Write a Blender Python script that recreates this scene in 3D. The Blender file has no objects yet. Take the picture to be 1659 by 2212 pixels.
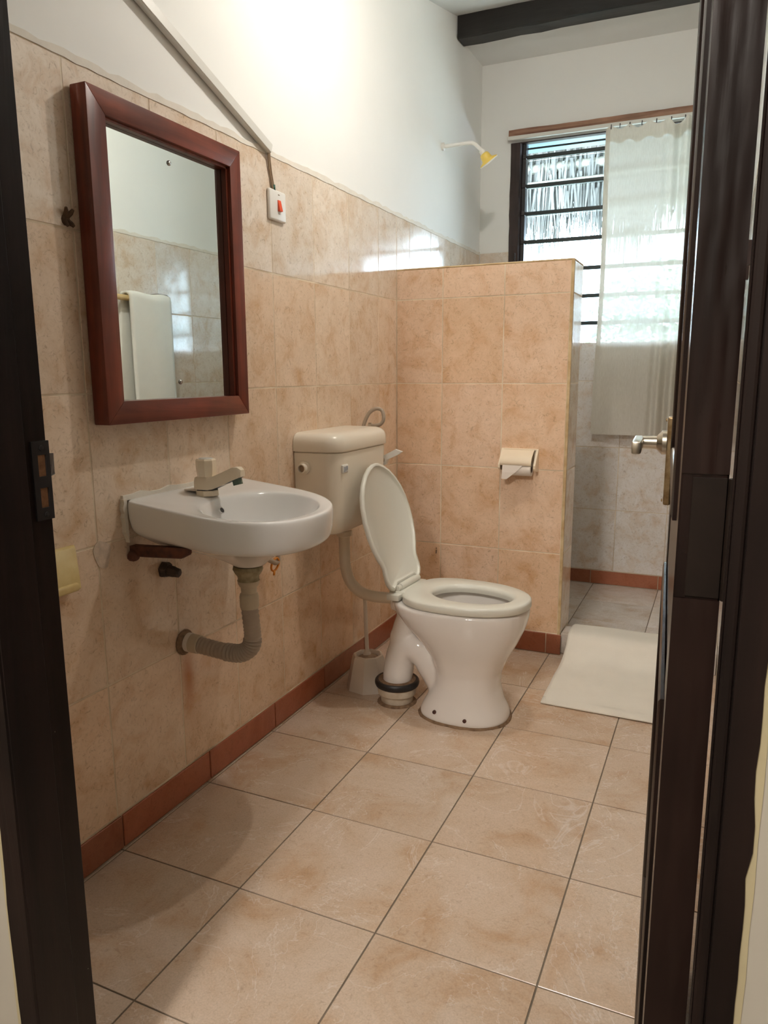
import bpy, bmesh, math, random
from mathutils import Vector, Matrix
C = bpy.context.scene.collection
scene = bpy.context.scene
PI = math.pi
rnd = random.Random(7)

# ------------------------------------------------------------------ camera, world, lights, exposure
F_PX = 1607.494
cam_d = bpy.data.cameras.new('camera')
cam_d.sensor_fit = 'HORIZONTAL'; cam_d.sensor_width = 36.0
cam_d.lens = 36.0 * F_PX / 1659.0
cam_d.clip_start = 0.02; cam_d.clip_end = 200
cam = bpy.data.objects.new('camera', cam_d); C.objects.link(cam)
def cam_matrix(loc, yaw, pitch, roll):
    cy, sy, cp, sp = math.cos(yaw), math.sin(yaw), math.cos(pitch), math.sin(pitch)
    f = Vector((sy*cp, cy*cp, sp)); right = Vector((cy, -sy, 0)); up = right.cross(f)
    c, s = math.cos(roll), math.sin(roll)
    r2 = c*right + s*up; u2 = -s*right + c*up
    m = Matrix.Identity(4)
    for i in range(3):
        m[i][0] = r2[i]; m[i][1] = u2[i]; m[i][2] = -f[i]; m[i][3] = loc[i]
    return m
cam.matrix_world = cam_matrix((1.2378, -1.2026, 1.116), -0.4236, -0.1835, -0.0046)
scene.camera = cam

scene.view_settings.view_transform = 'Standard'
scene.view_settings.look = 'None'
scene.view_settings.gamma = 1.0
scene.view_settings.use_curve_mapping = False
scene.view_settings.exposure = 0.66
scene.cycles.caustics_reflective = False

world = bpy.data.worlds.new('sky'); scene.world = world
world.use_nodes = True
wn = world.node_tree.nodes; wl = world.node_tree.links
wn.clear()
w_out = wn.new('ShaderNodeOutputWorld'); w_bg = wn.new('ShaderNodeBackground')
w_bg.inputs['Color'].default_value = (0.68, 0.83, 1.0, 1)      # bright overcast sky, blue against the warm bulb
w_bg.inputs['Strength'].default_value = 15.0
wl.new(w_bg.outputs[0], w_out.inputs[0])

lamp_d = bpy.data.lights.new('ceiling_bulb', 'POINT')
lamp_d.energy = 13.0; lamp_d.color = (1.0, 0.935, 0.85); lamp_d.shadow_soft_size = 0.02
lamp = bpy.data.objects.new('ceiling_bulb', lamp_d); C.objects.link(lamp)
lamp.location = (0.66, 0.88, 2.375)
hall_d = bpy.data.lights.new('hall_fill', 'POINT')          # added fill light behind the camera, lifts the ambient; no lamp seen there
hall_d.energy = 86.0; hall_d.color = (1.0, 0.93, 0.85); hall_d.shadow_soft_size = 0.12
hall = bpy.data.objects.new('hall_fill', hall_d); C.objects.link(hall)
hall.location = (0.70, -2.35, 2.60)

# ------------------------------------------------------------------ materials
def new_mat(name):
    m = bpy.data.materials.new(name); m.use_nodes = True
    nt = m.node_tree; nt.nodes.clear()
    out = nt.nodes.new('ShaderNodeOutputMaterial'); b = nt.nodes.new('ShaderNodeBsdfPrincipled')
    nt.links.new(b.outputs[0], out.inputs[0])
    return m, nt, b, out
def noise(nt, vec, scale, detail=4, rough=.55, dist=0.0):
    n = nt.nodes.new('ShaderNodeTexNoise')
    n.inputs['Scale'].default_value = scale; n.inputs['Detail'].default_value = detail
    n.inputs['Roughness'].default_value = rough; n.inputs['Distortion'].default_value = dist
    if vec is not None: nt.links.new(vec, n.inputs['Vector'])
    return n.outputs['Fac']
def ramp(nt, fac, stops):
    r = nt.nodes.new('ShaderNodeValToRGB')
    e = r.color_ramp.elements
    e[0].position, e[0].color = stops[0][0], (*stops[0][1], 1) if len(stops[0][1]) == 3 else stops[0][1]
    e[1].position, e[1].color = stops[-1][0], (*stops[-1][1], 1)
    for p, c in stops[1:-1]:
        q = e.new(p); q.color = (*c, 1)
    nt.links.new(fac, r.inputs[0])
    return r.outputs[0]
def grey(v): return (v, v, v)
def mult(nt, a, b, fac=1.0, mode='MULTIPLY'):
    x = nt.nodes.new('ShaderNodeMix'); x.data_type = 'RGBA'; x.blend_type = mode
    if isinstance(fac, (int, float)): x.inputs[0].default_value = fac
    else: nt.links.new(fac, x.inputs[0])
    for i, v in ((6, a), (7, b)):
        if isinstance(v, tuple): x.inputs[i].default_value = (*v, 1)
        else: nt.links.new(v, x.inputs[i])
    return x.outputs[2]
def bump(nt, b, h, strength, dist=.002):
    n = nt.nodes.new('ShaderNodeBump'); n.inputs['Strength'].default_value = strength; n.inputs['Distance'].default_value = dist
    nt.links.new(h, n.inputs['Height']); nt.links.new(n.outputs[0], b.inputs['Normal'])
def wpos(nt):
    return nt.nodes.new('ShaderNodeNewGeometry').outputs['Position']
def stretch(nt, vec, s, off=(0, 0, 0)):
    mp = nt.nodes.new('ShaderNodeMapping'); mp.inputs['Scale'].default_value = s; mp.inputs['Location'].default_value = off
    nt.links.new(vec, mp.inputs['Vector']); return mp.outputs[0]

def simple(name, col, rough=.5, metal=0.0, var=.12, vscale=14, bmp=0.0, bscale=60, spec=.5, coat=0.0, lo=None):
    m, nt, b, out = new_mat(name)
    p = wpos(nt)
    n = noise(nt, p, vscale, 5)
    c2 = lo or tuple(c*(1-var) for c in col)
    c = ramp(nt, n, [(.3, c2), (.7, col)])
    nt.links.new(c, b.inputs['Base Color'])
    b.inputs['Roughness'].default_value = rough; b.inputs['Metallic'].default_value = metal
    b.inputs['Specular IOR Level'].default_value = spec
    if coat: b.inputs['Coat Weight'].default_value = coat; b.inputs['Coat Roughness'].default_value = .08
    if bmp: bump(nt, b, noise(nt, p, bscale, 4), bmp)
    return m

def tile_material(name, floor=False, terracotta=False):
    m, nt, b, out = new_mat(name)
    oi = nt.nodes.new('ShaderNodeObjectInfo')
    p = wpos(nt)
    sc = nt.nodes.new('ShaderNodeVectorMath'); sc.operation = 'SCALE'
    comb = nt.nodes.new('ShaderNodeCombineXYZ')
    for i in range(3): nt.links.new(oi.outputs['Random'], comb.inputs[i])
    nt.links.new(comb.outputs[0], sc.inputs[0]); sc.inputs['Scale'].default_value = 37.0
    ad = nt.nodes.new('ShaderNodeVectorMath'); ad.operation = 'ADD'
    nt.links.new(p, ad.inputs[0]); nt.links.new(sc.outputs[0], ad.inputs[1])
    v = ad.outputs[0]
    base = oi.outputs['Color']
    cloud = noise(nt, v, 13 if not floor else 6, 7, .62, .5)
    c = mult(nt, base, ramp(nt, cloud, [(.30, (.84, .71, .58)), (.50, (.99, .975, .96)), (.72, (1.07, 1.09, 1.13))]))
    speck = noise(nt, v, 48, 8, .74, 2.2)
    c = mult(nt, c, ramp(nt, speck, [(.33, (.60, .54, .48)), (.45, (.95, .94, .92)), (.6, grey(1.0))]), .85 if not floor else .5)
    if floor:
        # thin pale veins: ridges where a distorted noise crosses its middle
        vn = noise(nt, v, 3.2, 5, .62, 1.1)
        c = mult(nt, c, ramp(nt, vn, [(.0, grey(0)), (.4935, grey(0)), (.5, grey(.55)), (.5065, grey(0)), (1, grey(0))]), .42, 'SCREEN')
        b.inputs['Roughness'].default_value = .20
        fine = noise(nt, v, 260, 2)
        c = mult(nt, c, ramp(nt, fine, [(.3, grey(.9)), (.7, grey(1.04))]))
        hb = nt.nodes.new('ShaderNodeMath'); hb.operation = 'ADD'
        nt.links.new(noise(nt, v, 4.5, 2), hb.inputs[0])
        ms = nt.nodes.new('ShaderNodeMath'); ms.operation = 'MULTIPLY'; ms.inputs[1].default_value = .012
        nt.links.new(noise(nt, v, 150, 2), ms.inputs[0]); nt.links.new(ms.outputs[0], hb.inputs[1])
        bump(nt, b, hb.outputs[0], .55, .012)
    elif terracotta:
        b.inputs['Roughness'].default_value = .3
        bump(nt, b, noise(nt, v, 30, 3), .25, .002)
    else:
        # rust run below the waste pipe of the basin (a stain with its own place on the wall)
        sx = nt.nodes.new('ShaderNodeSeparateXYZ'); nt.links.new(p, sx.inputs[0])
        def gauss(sock, c0, w):
            a = nt.nodes.new('ShaderNodeMath'); a.operation = 'SUBTRACT'; a.inputs[1].default_value = c0; nt.links.new(sock, a.inputs[0])
            d = nt.nodes.new('ShaderNodeMath'); d.operation = 'DIVIDE'; d.inputs[1].default_value = w; nt.links.new(a.outputs[0], d.inputs[0])
            q = nt.nodes.new('ShaderNodeMath'); q.operation = 'POWER'; q.inputs[1].default_value = 2; nt.links.new(d.outputs[0], q.inputs[0])
            e = nt.nodes.new('ShaderNodeMath'); e.operation = 'MULTIPLY'; e.inputs[1].default_value = -1; nt.links.new(q.outputs[0], e.inputs[0])
            x = nt.nodes.new('ShaderNodeMath'); x.operation = 'EXPONENT'; nt.links.new(e.outputs[0], x.inputs[0]); return x.outputs[0]
        g = gauss(sx.outputs[1], .278, .026); h = gauss(sx.outputs[2], .325, .085); gx = gauss(sx.outputs[0], 0, .05)
        t = nt.nodes.new('ShaderNodeMath'); t.operation = 'MULTIPLY'; nt.links.new(g, t.inputs[0]); nt.links.new(h, t.inputs[1])
        t2 = nt.nodes.new('ShaderNodeMath'); t2.operation = 'MULTIPLY'; nt.links.new(t.outputs[0], t2.inputs[0]); nt.links.new(gx, t2.inputs[1])
        t3 = nt.nodes.new('ShaderNodeMath'); t3.operation = 'MULTIPLY'; nt.links.new(t2.outputs[0], t3.inputs[0]); t3.inputs[1].default_value = .9
        c = mult(nt, c, (.42, .17, .05), t3.outputs[0], 'MIX')
        b.inputs['Roughness'].default_value = .10
        b.inputs['Specular IOR Level'].default_value = .55
        bump(nt, b, noise(nt, v, 7, 2), .10, .010)
    nt.links.new(c, b.inputs['Base Color'])
    return m

M = {}
M['tile'] = tile_material('glazed_wall_tile')
M['floor_tile'] = tile_material('floor_tile', floor=True)
M['skirting_tile'] = tile_material('terracotta_tile', terracotta=True)
M['plaster'] = simple('white_plaster', (.86, .855, .82), .8, var=.03, vscale=3, bmp=.12, bscale=45)
M['ceiling'] = simple('white_ceiling', (.84, .835, .81), .9, var=.04, vscale=4, bmp=.15, bscale=30)
M['hall_plaster'] = simple('cream_plaster', (.47, .435, .37), .85, var=.06, vscale=5, bmp=.12, bscale=40)
M['old_paint'] = simple('old_cream_paint', (.50, .43, .27), .7, var=.10, vscale=12)
M['grout'] = simple('wall_grout', (.84, .73, .57), .7, lo=(.52, .40, .27), vscale=8)
M['floor_grout'] = simple('floor_grout', (.24, .19, .14), .85, lo=(.15, .12, .09), vscale=12)
M['edge_grout'] = simple('yellowed_grout', (.66, .52, .31), .7, lo=(.42, .27, .12), vscale=22, bmp=.3)
M['caulk'] = simple('cream_caulk', (.78, .73, .64), .7, var=.08, vscale=30, bmp=.3, bscale=80)
M['filler'] = simple('beige_filler', (.66, .54, .43), .6, var=.25, vscale=60, bmp=.4, bscale=70)
M['porcelain'] = simple('white_porcelain', (.80, .79, .77), .07, var=.02, spec=.55)
M['pan_china'] = simple('toilet_china', (.84, .80, .76), .08, var=.02, spec=.55)
M['seat_plastic'] = simple('pale_seat_plastic', (.75, .745, .67), .28, var=.02)
M['cistern_plastic'] = simple('cream_cistern_plastic', (.87, .80, .68), .24, var=.03, vscale=5)
M['cream_plastic'] = simple('cream_plastic', (.84, .72, .55), .3, var=.05)
M['white_plastic'] = simple('white_plastic', (.80, .78, .73), .35, var=.04)
M['trunking'] = simple('trunking_plastic', (.70, .685, .63), .4, var=.05)
M['brush_plastic'] = simple('brush_plastic', (.86, .79, .71), .4, var=.05)
M['brush_dirt'] = simple('brush_bristle', (.55, .42, .32), .8, var=.35, vscale=80)
M['grey_plastic'] = simple('grey_pipe_plastic', (.42, .345, .27), .45, var=.10, vscale=30)
M['trap_plastic'] = simple('trap_plastic', (.58, .50, .37), .4, var=.10, vscale=30)
M['trap_grime'] = simple('trap_grime', (.42, .37, .24), .6, lo=(.18, .15, .07), vscale=40)
M['pipe_plastic'] = simple('flush_pipe_plastic', (.82, .72, .58), .35, var=.06)
M['rust'] = simple('rusty_iron', (.17, .055, .028), .75, lo=(.05, .022, .018), vscale=40, bmp=.6, bscale=90)
M['dirty_iron'] = simple('grimy_stub', (.10, .07, .055), .6, lo=(.04, .03, .028), vscale=60, bmp=.5, bscale=120)
M['rubber'] = simple('black_rubber', (.018, .016, .016), .45)
M['mortar'] = simple('brown_mortar', (.30, .19, .11), .85, lo=(.15, .09, .05), vscale=60, bmp=.5)
M['collar'] = simple('soil_collar_plastic', (.74, .68, .58), .4, lo=(.52, .42, .29), vscale=22)
M['orange'] = simple('orange_plastic', (.75, .26, .02), .4)
M['red_rocker'] = simple('red_rocker', (.80, .085, .02), .35)
M['green_tape'] = simple('green_sleeve', (.01, .09, .05), .5)
M['wire'] = simple('brown_wire', (.34, .24, .15), .5)
M['steel'] = simple('brushed_steel', (.62, .57, .48), .3, metal=1.0, var=.08, vscale=60)
M['screw'] = simple('screw_chrome', (.55, .55, .53), .22, metal=1.0)
M['brass'] = simple('worn_brass', (.50, .37, .21), .42, metal=.9, lo=(.20, .12, .05), vscale=45)
M['hinge_paint'] = simple('painted_hinge', (.018, .011, .008), .5, spec=.25, var=.35, vscale=40)
M['dark_metal'] = simple('dark_metal', (.045, .042, .044), .4, metal=.6)
M['bar_paint'] = simple('dark_bar_paint', (.012, .022, .022), .45)
M['blue_paint'] = simple('blue_gloss_paint', (.07, .26, .40), .35, var=.12, vscale=8)
M['yellow_plastic'] = simple('yellow_shower_plastic', (.84, .60, .12), .3, var=.08)
M['yellow_dish'] = simple('yellowed_dish', (.72, .58, .28), .22, lo=(.60, .43, .17), vscale=20)
M['paper'] = simple('toilet_paper', (.82, .75, .68), .9, var=.03)
M['cardboard'] = simple('cardboard', (.12, .07, .045), .9)
M['mat_cloth'] = simple('mat_terry', (.86, .82, .73), .95, var=.04, bmp=.5, bscale=420)
M['towel'] = simple('white_terry', (.83, .82, .76), .95, var=.04, bmp=.6, bscale=380)
M['bamboo'] = simple('pale_rail_wood', (.62, .44, .20), .4, var=.15, vscale=20)
M['bare_wood'] = simple('bare_wood', (.40, .20, .10), .8, var=.5, vscale=120, bmp=.4)
M['broken'] = simple('broken_hole', (.13, .075, .04), .9, lo=(.04, .02, .012), vscale=70, bmp=.8, bscale=90)
M['badge_blue'] = simple('badge_print', (.30, .34, .42), .4)
M['label_dirt'] = simple('dirt_mark', (.25, .19, .12), .8)
M['green_glass'] = simple('aerator_green', (.10, .15, .12), .25, var=.2)
M['foliage'] = simple('foliage', (.30, .44, .30), .5, var=.35, vscale=10)
M['stem'] = simple('woody_stem', (.30, .24, .15), .8)
M['sand'] = simple('pale_sand', (.42, .42, .36), .95, var=.1, vscale=2)
M['pole'] = simple('weathered_pole', (.34, .32, .26), .8, var=.3, vscale=12)
M['white_wall_out'] = simple('outside_render', (.82, .84, .82), .9, var=.05)

def wood(name, dark, light, axis='z', rough=.35, scale=1.0, coat=0.0, bmp=.15, flecks=False, spec=.4):
    m, nt, b, out = new_mat(name)
    p = wpos(nt)
    s = {'z': (34, 34, 2.2), 'x': (2.2, 34, 34), 'y': (34, 2.2, 34)}[axis]
    v = stretch(nt, p, tuple(k*scale for k in s))
    g = noise(nt, v, 1.0, 6, .6, .8)
    c = ramp(nt, g, [(.28, dark), (.72, light)])
    big = noise(nt, p, 5, 3)
    c = mult(nt, c, ramp(nt, big, [(.35, grey(.68)), (.65, grey(1.1))]))
    if flecks:   # small splashes of wall paint on the woodwork
        f = noise(nt, p, 62, 2, .5, .6)
        c = mult(nt, c, (.42, .38, .32), ramp(nt, f, [(.775, grey(0)), (.80, grey(.9))]), 'MIX')
    nt.links.new(c, b.inputs['Base Color']); b.inputs['Roughness'].default_value = rough
    if coat: b.inputs['Coat Weight'].default_value = coat; b.inputs['Coat Roughness'].default_value = .12
    b.inputs['Specular IOR Level'].default_value = spec
    bump(nt, b, g, bmp, .003)
    return m
M['mahogany'] = wood('red_varnished_wood', (.085, .016, .010), (.27, .058, .030), 'z', .3, .8)
M['mahogany_h'] = wood('red_varnished_wood_rail', (.085, .016, .010), (.30, .068, .032), 'y', .3, .8)
M['door_wood'] = wood('dark_door_wood', (.008, .0045, .004), (.022, .011, .009), 'z', .24, 1.0, 0, spec=.3)
M['frame_wood'] = wood('dark_frame_wood', (.007, .0045, .004), (.020, .011, .009), 'z', .45, 1.0, 0, .2, True, spec=.22)
M['panel_wood'] = wood('carved_panel_wood', (.009, .005, .004), (.026, .013, .010), 'z', .42, .55, 0, .25, spec=.22)
M['beam_wood'] = wood('black_beam_wood', (.010, .009, .008), (.032, .028, .025), 'x', .5, .8)
M['window_wood'] = wood('dark_window_wood', (.018, .009, .007), (.060, .034, .028), 'z', .5, 1.0)
M['batten_wood'] = wood('peeling_batten_wood', (.17, .07, .042), (.52, .31, .21), 'x', .7, 1.0)
M['straw'] = wood('thatch_straw', (.14, .135, .12), (.23, .222, .20), 'z', .9, 1.0)

def mirror_mat():
    m, nt, b, out = new_mat('mirror_silver')
    b.inputs['Metallic'].default_value = 1.0; b.inputs['Roughness'].default_value = .012
    b.inputs['Base Color'].default_value = (.80, .86, .84, 1)
    return m
M['mirror'] = mirror_mat()
def pane_mat():
    m, nt, b, out = new_mat('clear_pane')
    tr = nt.nodes.new('ShaderNodeBsdfTransparent'); tr.inputs[0].default_value = (.93, .97, .97, 1)
    gl = nt.nodes.new('ShaderNodeBsdfGlossy'); gl.inputs['Roughness'].default_value = .03
    fr = nt.nodes.new('ShaderNodeFresnel'); fr.inputs[0].default_value = 1.45
    mx = nt.nodes.new('ShaderNodeMixShader')
    nt.links.new(fr.outputs[0], mx.inputs[0]); nt.links.new(tr.outputs[0], mx.inputs[1]); nt.links.new(gl.outputs[0], mx.inputs[2])
    nt.links.new(mx.outputs[0], out.inputs[0])
    return m
M['pane'] = pane_mat()
def curtain_mat():
    m, nt, b, out = new_mat('curtain_cotton')
    p = wpos(nt)
    c = ramp(nt, noise(nt, stretch(nt, p, (300, 300, 40)), 1, 2), [(.3, (.77, .73, .65)), (.7, (.85, .815, .74))])
    d = nt.nodes.new('ShaderNodeBsdfDiffuse'); t = nt.nodes.new('ShaderNodeBsdfTranslucent')
    nt.links.new(c, d.inputs[0]); nt.links.new(c, t.inputs[0])
    mx = nt.nodes.new('ShaderNodeMixShader'); mx.inputs[0].default_value = .30
    nt.links.new(d.outputs[0], mx.inputs[1]); nt.links.new(t.outputs[0], mx.inputs[2])
    # the loose weave lets a little light straight through
    tp = nt.nodes.new('ShaderNodeBsdfTransparent'); m2 = nt.nodes.new('ShaderNodeMixShader'); m2.inputs[0].default_value = .06
    nt.links.new(mx.outputs[0], m2.inputs[1]); nt.links.new(tp.outputs[0], m2.inputs[2])
    nt.links.new(m2.outputs[0], out.inputs[0])
    return m
M['curtain'] = curtain_mat()

# ------------------------------------------------------------------ object helpers (all meshes are written in world coordinates)
def link(name, me, mat, parent=None, label=None, cat=None, group=None, kind=None, smooth=False):
    if mat is not None:
        if isinstance(mat, str): mat = M[mat]
        if not me.materials: me.materials.append(mat)
    o = bpy.data.objects.new(name, me); C.objects.link(o)
    if parent is not None:
        o.parent = parent
        if parent.type == 'EMPTY': o.matrix_parent_inverse = parent.matrix_basis.inverted()
    if smooth:
        for p in me.polygons: p.use_smooth = True
    tag(o, label, cat, group, kind)
    return o
def tag(o, label=None, cat=None, group=None, kind=None):
    for k, v in (('label', label), ('category', cat), ('group', group), ('kind', kind)):
        if v: o[k] = v
def thing(name, loc, label, cat, group=None):
    o = bpy.data.objects.new(name, None); C.objects.link(o)
    o.empty_display_size = .05
    o.matrix_basis = Matrix.Translation(loc)
    tag(o, label, cat, group)
    return o
class MB:
    """collects shapes into one mesh"""
    def __init__(s): s.v = []; s.f = []
    def add(s, vs, fs):
        n = len(s.v); s.v += [tuple(x) for x in vs]; s.f += [tuple(i+n for i in f) for f in fs]; return s
    def box(s, a, b, bev=0.0, seg=1, tf=None):
        bm = bmesh.new(); bmesh.ops.create_cube(bm, size=1)
        for v in bm.verts:
            v.co = Vector([(a[i]+b[i])/2 + v.co[i]*(b[i]-a[i]) for i in range(3)])
        if bev: bmesh.ops.bevel(bm, geom=bm.edges[:], offset=bev, segments=seg, profile=.5, affect='EDGES')
        return s.bm(bm, tf)
    def bm(s, bm, tf=None):
        bm.verts.index_update()
        vs = [(tf @ v.co if tf else v.co.copy()) for v in bm.verts]
        s.add(vs, [[v.index for v in f.verts] for f in bm.faces]); bm.free(); return s
    def lathe(s, prof, base, axis=(0, 0, 1), n=24, caps=True, sx=None):
        ax = Vector(axis).normalized()
        u = ax.orthogonal().normalized() if sx is None else Vector(sx).normalized(); w = ax.cross(u)
        base = Vector(base); vs = []; fs = []
        for r, h in prof:
            for k in range(n):
                a = 2*PI*k/n; vs.append(base + ax*h + (u*math.cos(a) + w*math.sin(a))*r)
        for i in range(len(prof)-1):
            for k in range(n):
                fs.append((i*n+k, i*n+(k+1) % n, (i+1)*n+(k+1) % n, (i+1)*n+k))
        if caps: fs.append(tuple(range(n-1, -1, -1))); fs.append(tuple((len(prof)-1)*n+k for k in range(n)))
        return s.add(vs, fs)
    def tube(s, pts, rad, n=12, caps=True):
        pts = [Vector(p) for p in pts]; rad = rad if isinstance(rad, (list, tuple)) else [rad]*len(pts)
        vs = []; fs = []; prev = None
        for i, p in enumerate(pts):
            t = (pts[min(i+1, len(pts)-1)] - pts[max(i-1, 0)]).normalized()
            if prev is None: u = t.orthogonal().normalized()
            else:
                u = prev - t*prev.dot(t)
                u = u.normalized() if u.length > 1e-6 else t.orthogonal().normalized()
            prev = u; w = t.cross(u)
            for k in range(n):
                a = 2*PI*k/n; vs.append(p + (u*math.cos(a) + w*math.sin(a))*rad[i])
        for i in range(len(pts)-1):
            for k in range(n): fs.append((i*n+k, i*n+(k+1) % n, (i+1)*n+(k+1) % n, (i+1)*n+k))
        if caps: fs.append(tuple(range(n-1, -1, -1))); fs.append(tuple((len(pts)-1)*n+k for k in range(n)))
        return s.add(vs, fs)
    def loft(s, rings, caps=(True, True)):
        n = len(rings[0]); vs = []; fs = []
        for r in rings: vs += [tuple(p) for p in r]
        for i in range(len(rings)-1):
            for k in range(n): fs.append((i*n+k, i*n+(k+1) % n, (i+1)*n+(k+1) % n, (i+1)*n+k))
        if caps[0]: fs.append(tuple(range(n-1, -1, -1)))
        if caps[1]: fs.append(tuple((len(rings)-1)*n+k for k in range(n)))
        return s.add(vs, fs)
    def prism(s, outline, vec):
        vec = Vector(vec); a = [Vector(p) for p in outline]
        return s.loft([a, [p+vec for p in a]])
    def grid(s, fn, nu, nv):
        vs = [fn(i/nu, j/nv) for j in range(nv+1) for i in range(nu+1)]
        return s.add(vs, [(j*(nu+1)+i, j*(nu+1)+i+1, (j+1)*(nu+1)+i+1, (j+1)*(nu+1)+i) for j in range(nv) for i in range(nu)])
    def mesh(s, name):
        me = bpy.data.meshes.new(name); me.from_pydata(s.v, [], s.f); me.update()
        bm = bmesh.new(); bm.from_mesh(me); bmesh.ops.recalc_face_normals(bm, faces=bm.faces[:]); bm.to_mesh(me); bm.free()
        return me
    def obj(s, name, mat, parent=None, smooth=False, auto=None, **kw):
        o = link(name, s.mesh(name), mat, parent, smooth=smooth, **kw)
        if auto is not None:
            for p in o.data.polygons: p.use_smooth = True
            bm = bmesh.new(); bm.from_mesh(o.data)
            for e in bm.edges:
                if len(e.link_faces) == 2 and e.calc_face_angle(0) > math.radians(auto): e.smooth = False
            bm.to_mesh(o.data); bm.free()
        return o
def subsurf(o, lv=2):
    m = o.modifiers.new('smooth', 'SUBSURF'); m.levels = lv; m.render_levels = lv
def catmull(pts, n=8):
    pts = [Vector(p) for p in pts]; out = []
    for i in range(len(pts)-1):
        p0, p1, p2, p3 = pts[max(i-1, 0)], pts[i], pts[i+1], pts[min(i+2, len(pts)-1)]
        for k in range(n):
            t = k/n
            out.append(.5*((2*p1) + (p2-p0)*t + (2*p0-5*p1+4*p2-p3)*t*t + (-p0+3*p1-3*p2+p3)*t**3))
    out.append(pts[-1]); return out

# ------------------------------------------------------------------ tiles: each one an object, alike sizes share a mesh
_tm = {}
def tile_mesh(w, h, t, mat):
    k = (round(w, 3), round(h, 3), t, mat)
    if k in _tm: return _tm[k]
    c = .0013 if 'floor' not in mat else .0005
    v = [(c, c, 0), (w-c, c, 0), (w-c, h-c, 0), (c, h-c, 0), (0, 0, -c), (w, 0, -c), (w, h, -c), (0, h, -c), (0, 0, -t), (w, 0, -t), (w, h, -t), (0, h, -t)]
    f = [(0, 1, 2, 3)] + [(a, b, b-4, a-4) for a, b in ((4, 5), (5, 6), (6, 7), (7, 4))] + [(a, b, b-4, a-4) for a, b in ((8, 9), (9, 10), (10, 11), (11, 8))]
    me = bpy.data.meshes.new('tile'); me.from_pydata(v, [], f); me.update(); me.materials.append(M[mat]); _tm[k] = me
    return me
AX = {'+x': ((0, 1, 0), (0, 0, 1), (1, 0, 0)), '-x': ((0, -1, 0), (0, 0, 1), (-1, 0, 0)), '-y': ((1, 0, 0), (0, 0, 1), (0, -1, 0)),
      '+y': ((-1, 0, 0), (0, 0, 1), (0, 1, 0)), '+z': ((1, 0, 0), (0, 1, 0), (0, 0, 1))}
def tiles(parent, facing, plane, us, vs, colour, mat='tile', gap=.0032, t=.006, lip=.0002, tilt=.0007, skip=None, name='tile'):
    """us, vs: joint positions in world coordinates along the two axes of the face"""
    U, V, N = (Vector(a) for a in AX[facing])
    for j in range(len(vs)-1):
        for i in range(len(us)-1):
            if skip and skip(i, j): continue
            u0, u1, v0, v1 = us[i]+gap/2, us[i+1]-gap/2, vs[j]+gap/2, vs[j+1]-gap/2
            me = tile_mesh(u1-u0, v1-v0, t, mat)
            o = bpy.data.objects.new(name, me); C.objects.link(o); o.parent = parent
            uu = u0 if sum(U) > 0 else -u1
            loc = U*uu + V*v0 + N*(plane if sum(N) > 0 else -plane) + N*rnd.uniform(-lip, 0)
            m = Matrix.Identity(4)
            ta, tb = rnd.uniform(-tilt, tilt), rnd.uniform(-tilt, tilt)
            N2 = (N + U*ta + V*tb).normalized(); U2 = (U - N2*U.dot(N2)).normalized(); V2 = N2.cross(U2)
            for k in range(3): m[k][0], m[k][1], m[k][2], m[k][3] = U2[k], V2[k], N2[k], loc[k]
            o.matrix_basis = m
            o.color = (*colour(i, j), 1)
BEIGE, PINK, ORANGE, GREY = (.79, .66, .53), (.79, .595, .45), (.785, .555, .375), (.76, .675, .585)
def mixc(a, b, t): return tuple(x+(y-x)*t for x, y in zip(a, b))
def shade(c, a=.05):
    k = 1+rnd.uniform(-a, a); return tuple(min(.95, x*k) for x in c)

# ================================================================== SETTING
XR, YB, YP0, YP1, XP = 1.287, 2.80, 1.677, 1.867, .709
ROWS = [.0866, .4149, .745, 1.0769, 1.4091, 1.7358]

# floor
fl = MB().box((-.1, -.62, -.12), (1.40, 2.95, -.0022)).obj('floor', 'floor_grout', label='bathroom floor of beige marbled tiles with thin dark joints', kind='structure')
xs = [.011-.08, .011+.0, .341, .671, 1.001, 1.331]; xs = [-.02, .011, .341, .671, 1.001, 1.30]
ys = [-.62, -.327, .0011, .3294, .6577, .986, 1.3143, 1.643, 1.72]
FB, FO = (.645, .525, .42), (.66, .515, .395)
tiles(fl, '+z', 0, xs, ys, lambda i, j: shade(mixc(FB, FO, rnd.random()), .035), 'floor_tile', .0034, .0025, .0003, .0010)
tiles(fl, '+z', 0, [.02, .341, .671, 1.001, 1.30], [1.867, 2.170, 2.487, 2.80], lambda i, j: shade((.71, .655, .60), .05), 'floor_tile', .0034, .0025, .0006, .0012)
tiles(fl, '+z', 0, [.709, 1.001, 1.30], [1.80, 1.867], lambda i, j: shade((.71, .655, .60), .05), 'floor_tile', .0034, .0025, .0006, .0012)

# left wall
wl_ = MB().box((-.14, -.62, -.12), (-.004, 2.95, 3.0)).obj('wall_left', 'plaster', label='left wall, beige glazed tiles below white plaster', kind='structure')
MB().box((-.01, -.60, 0), (-.0009, 2.80, 1.737)).obj('grout', 'grout', wl_, label='cream grout between the tiles')
yl = [-.50, -.25, 0, .25, .50, .75, 1.0, 1.25, 1.5, 1.677, 1.814, 2.066, 2.319, 2.571, 2.80]
def left_col(i, j):
    t = .15 + .10*(4-j) + .05*max(0, i-5) + rnd.uniform(-.18, .25)
    if j == 4: return shade(mixc(GREY, BEIGE, .35+rnd.uniform(0, .4)))
    if i in (2, 3) and j < 3: t -= .15
    return shade(mixc(BEIGE, ORANGE, max(0, min(1, t))))
tiles(wl_, '+x', 0, yl, ROWS, left_col)
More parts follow.
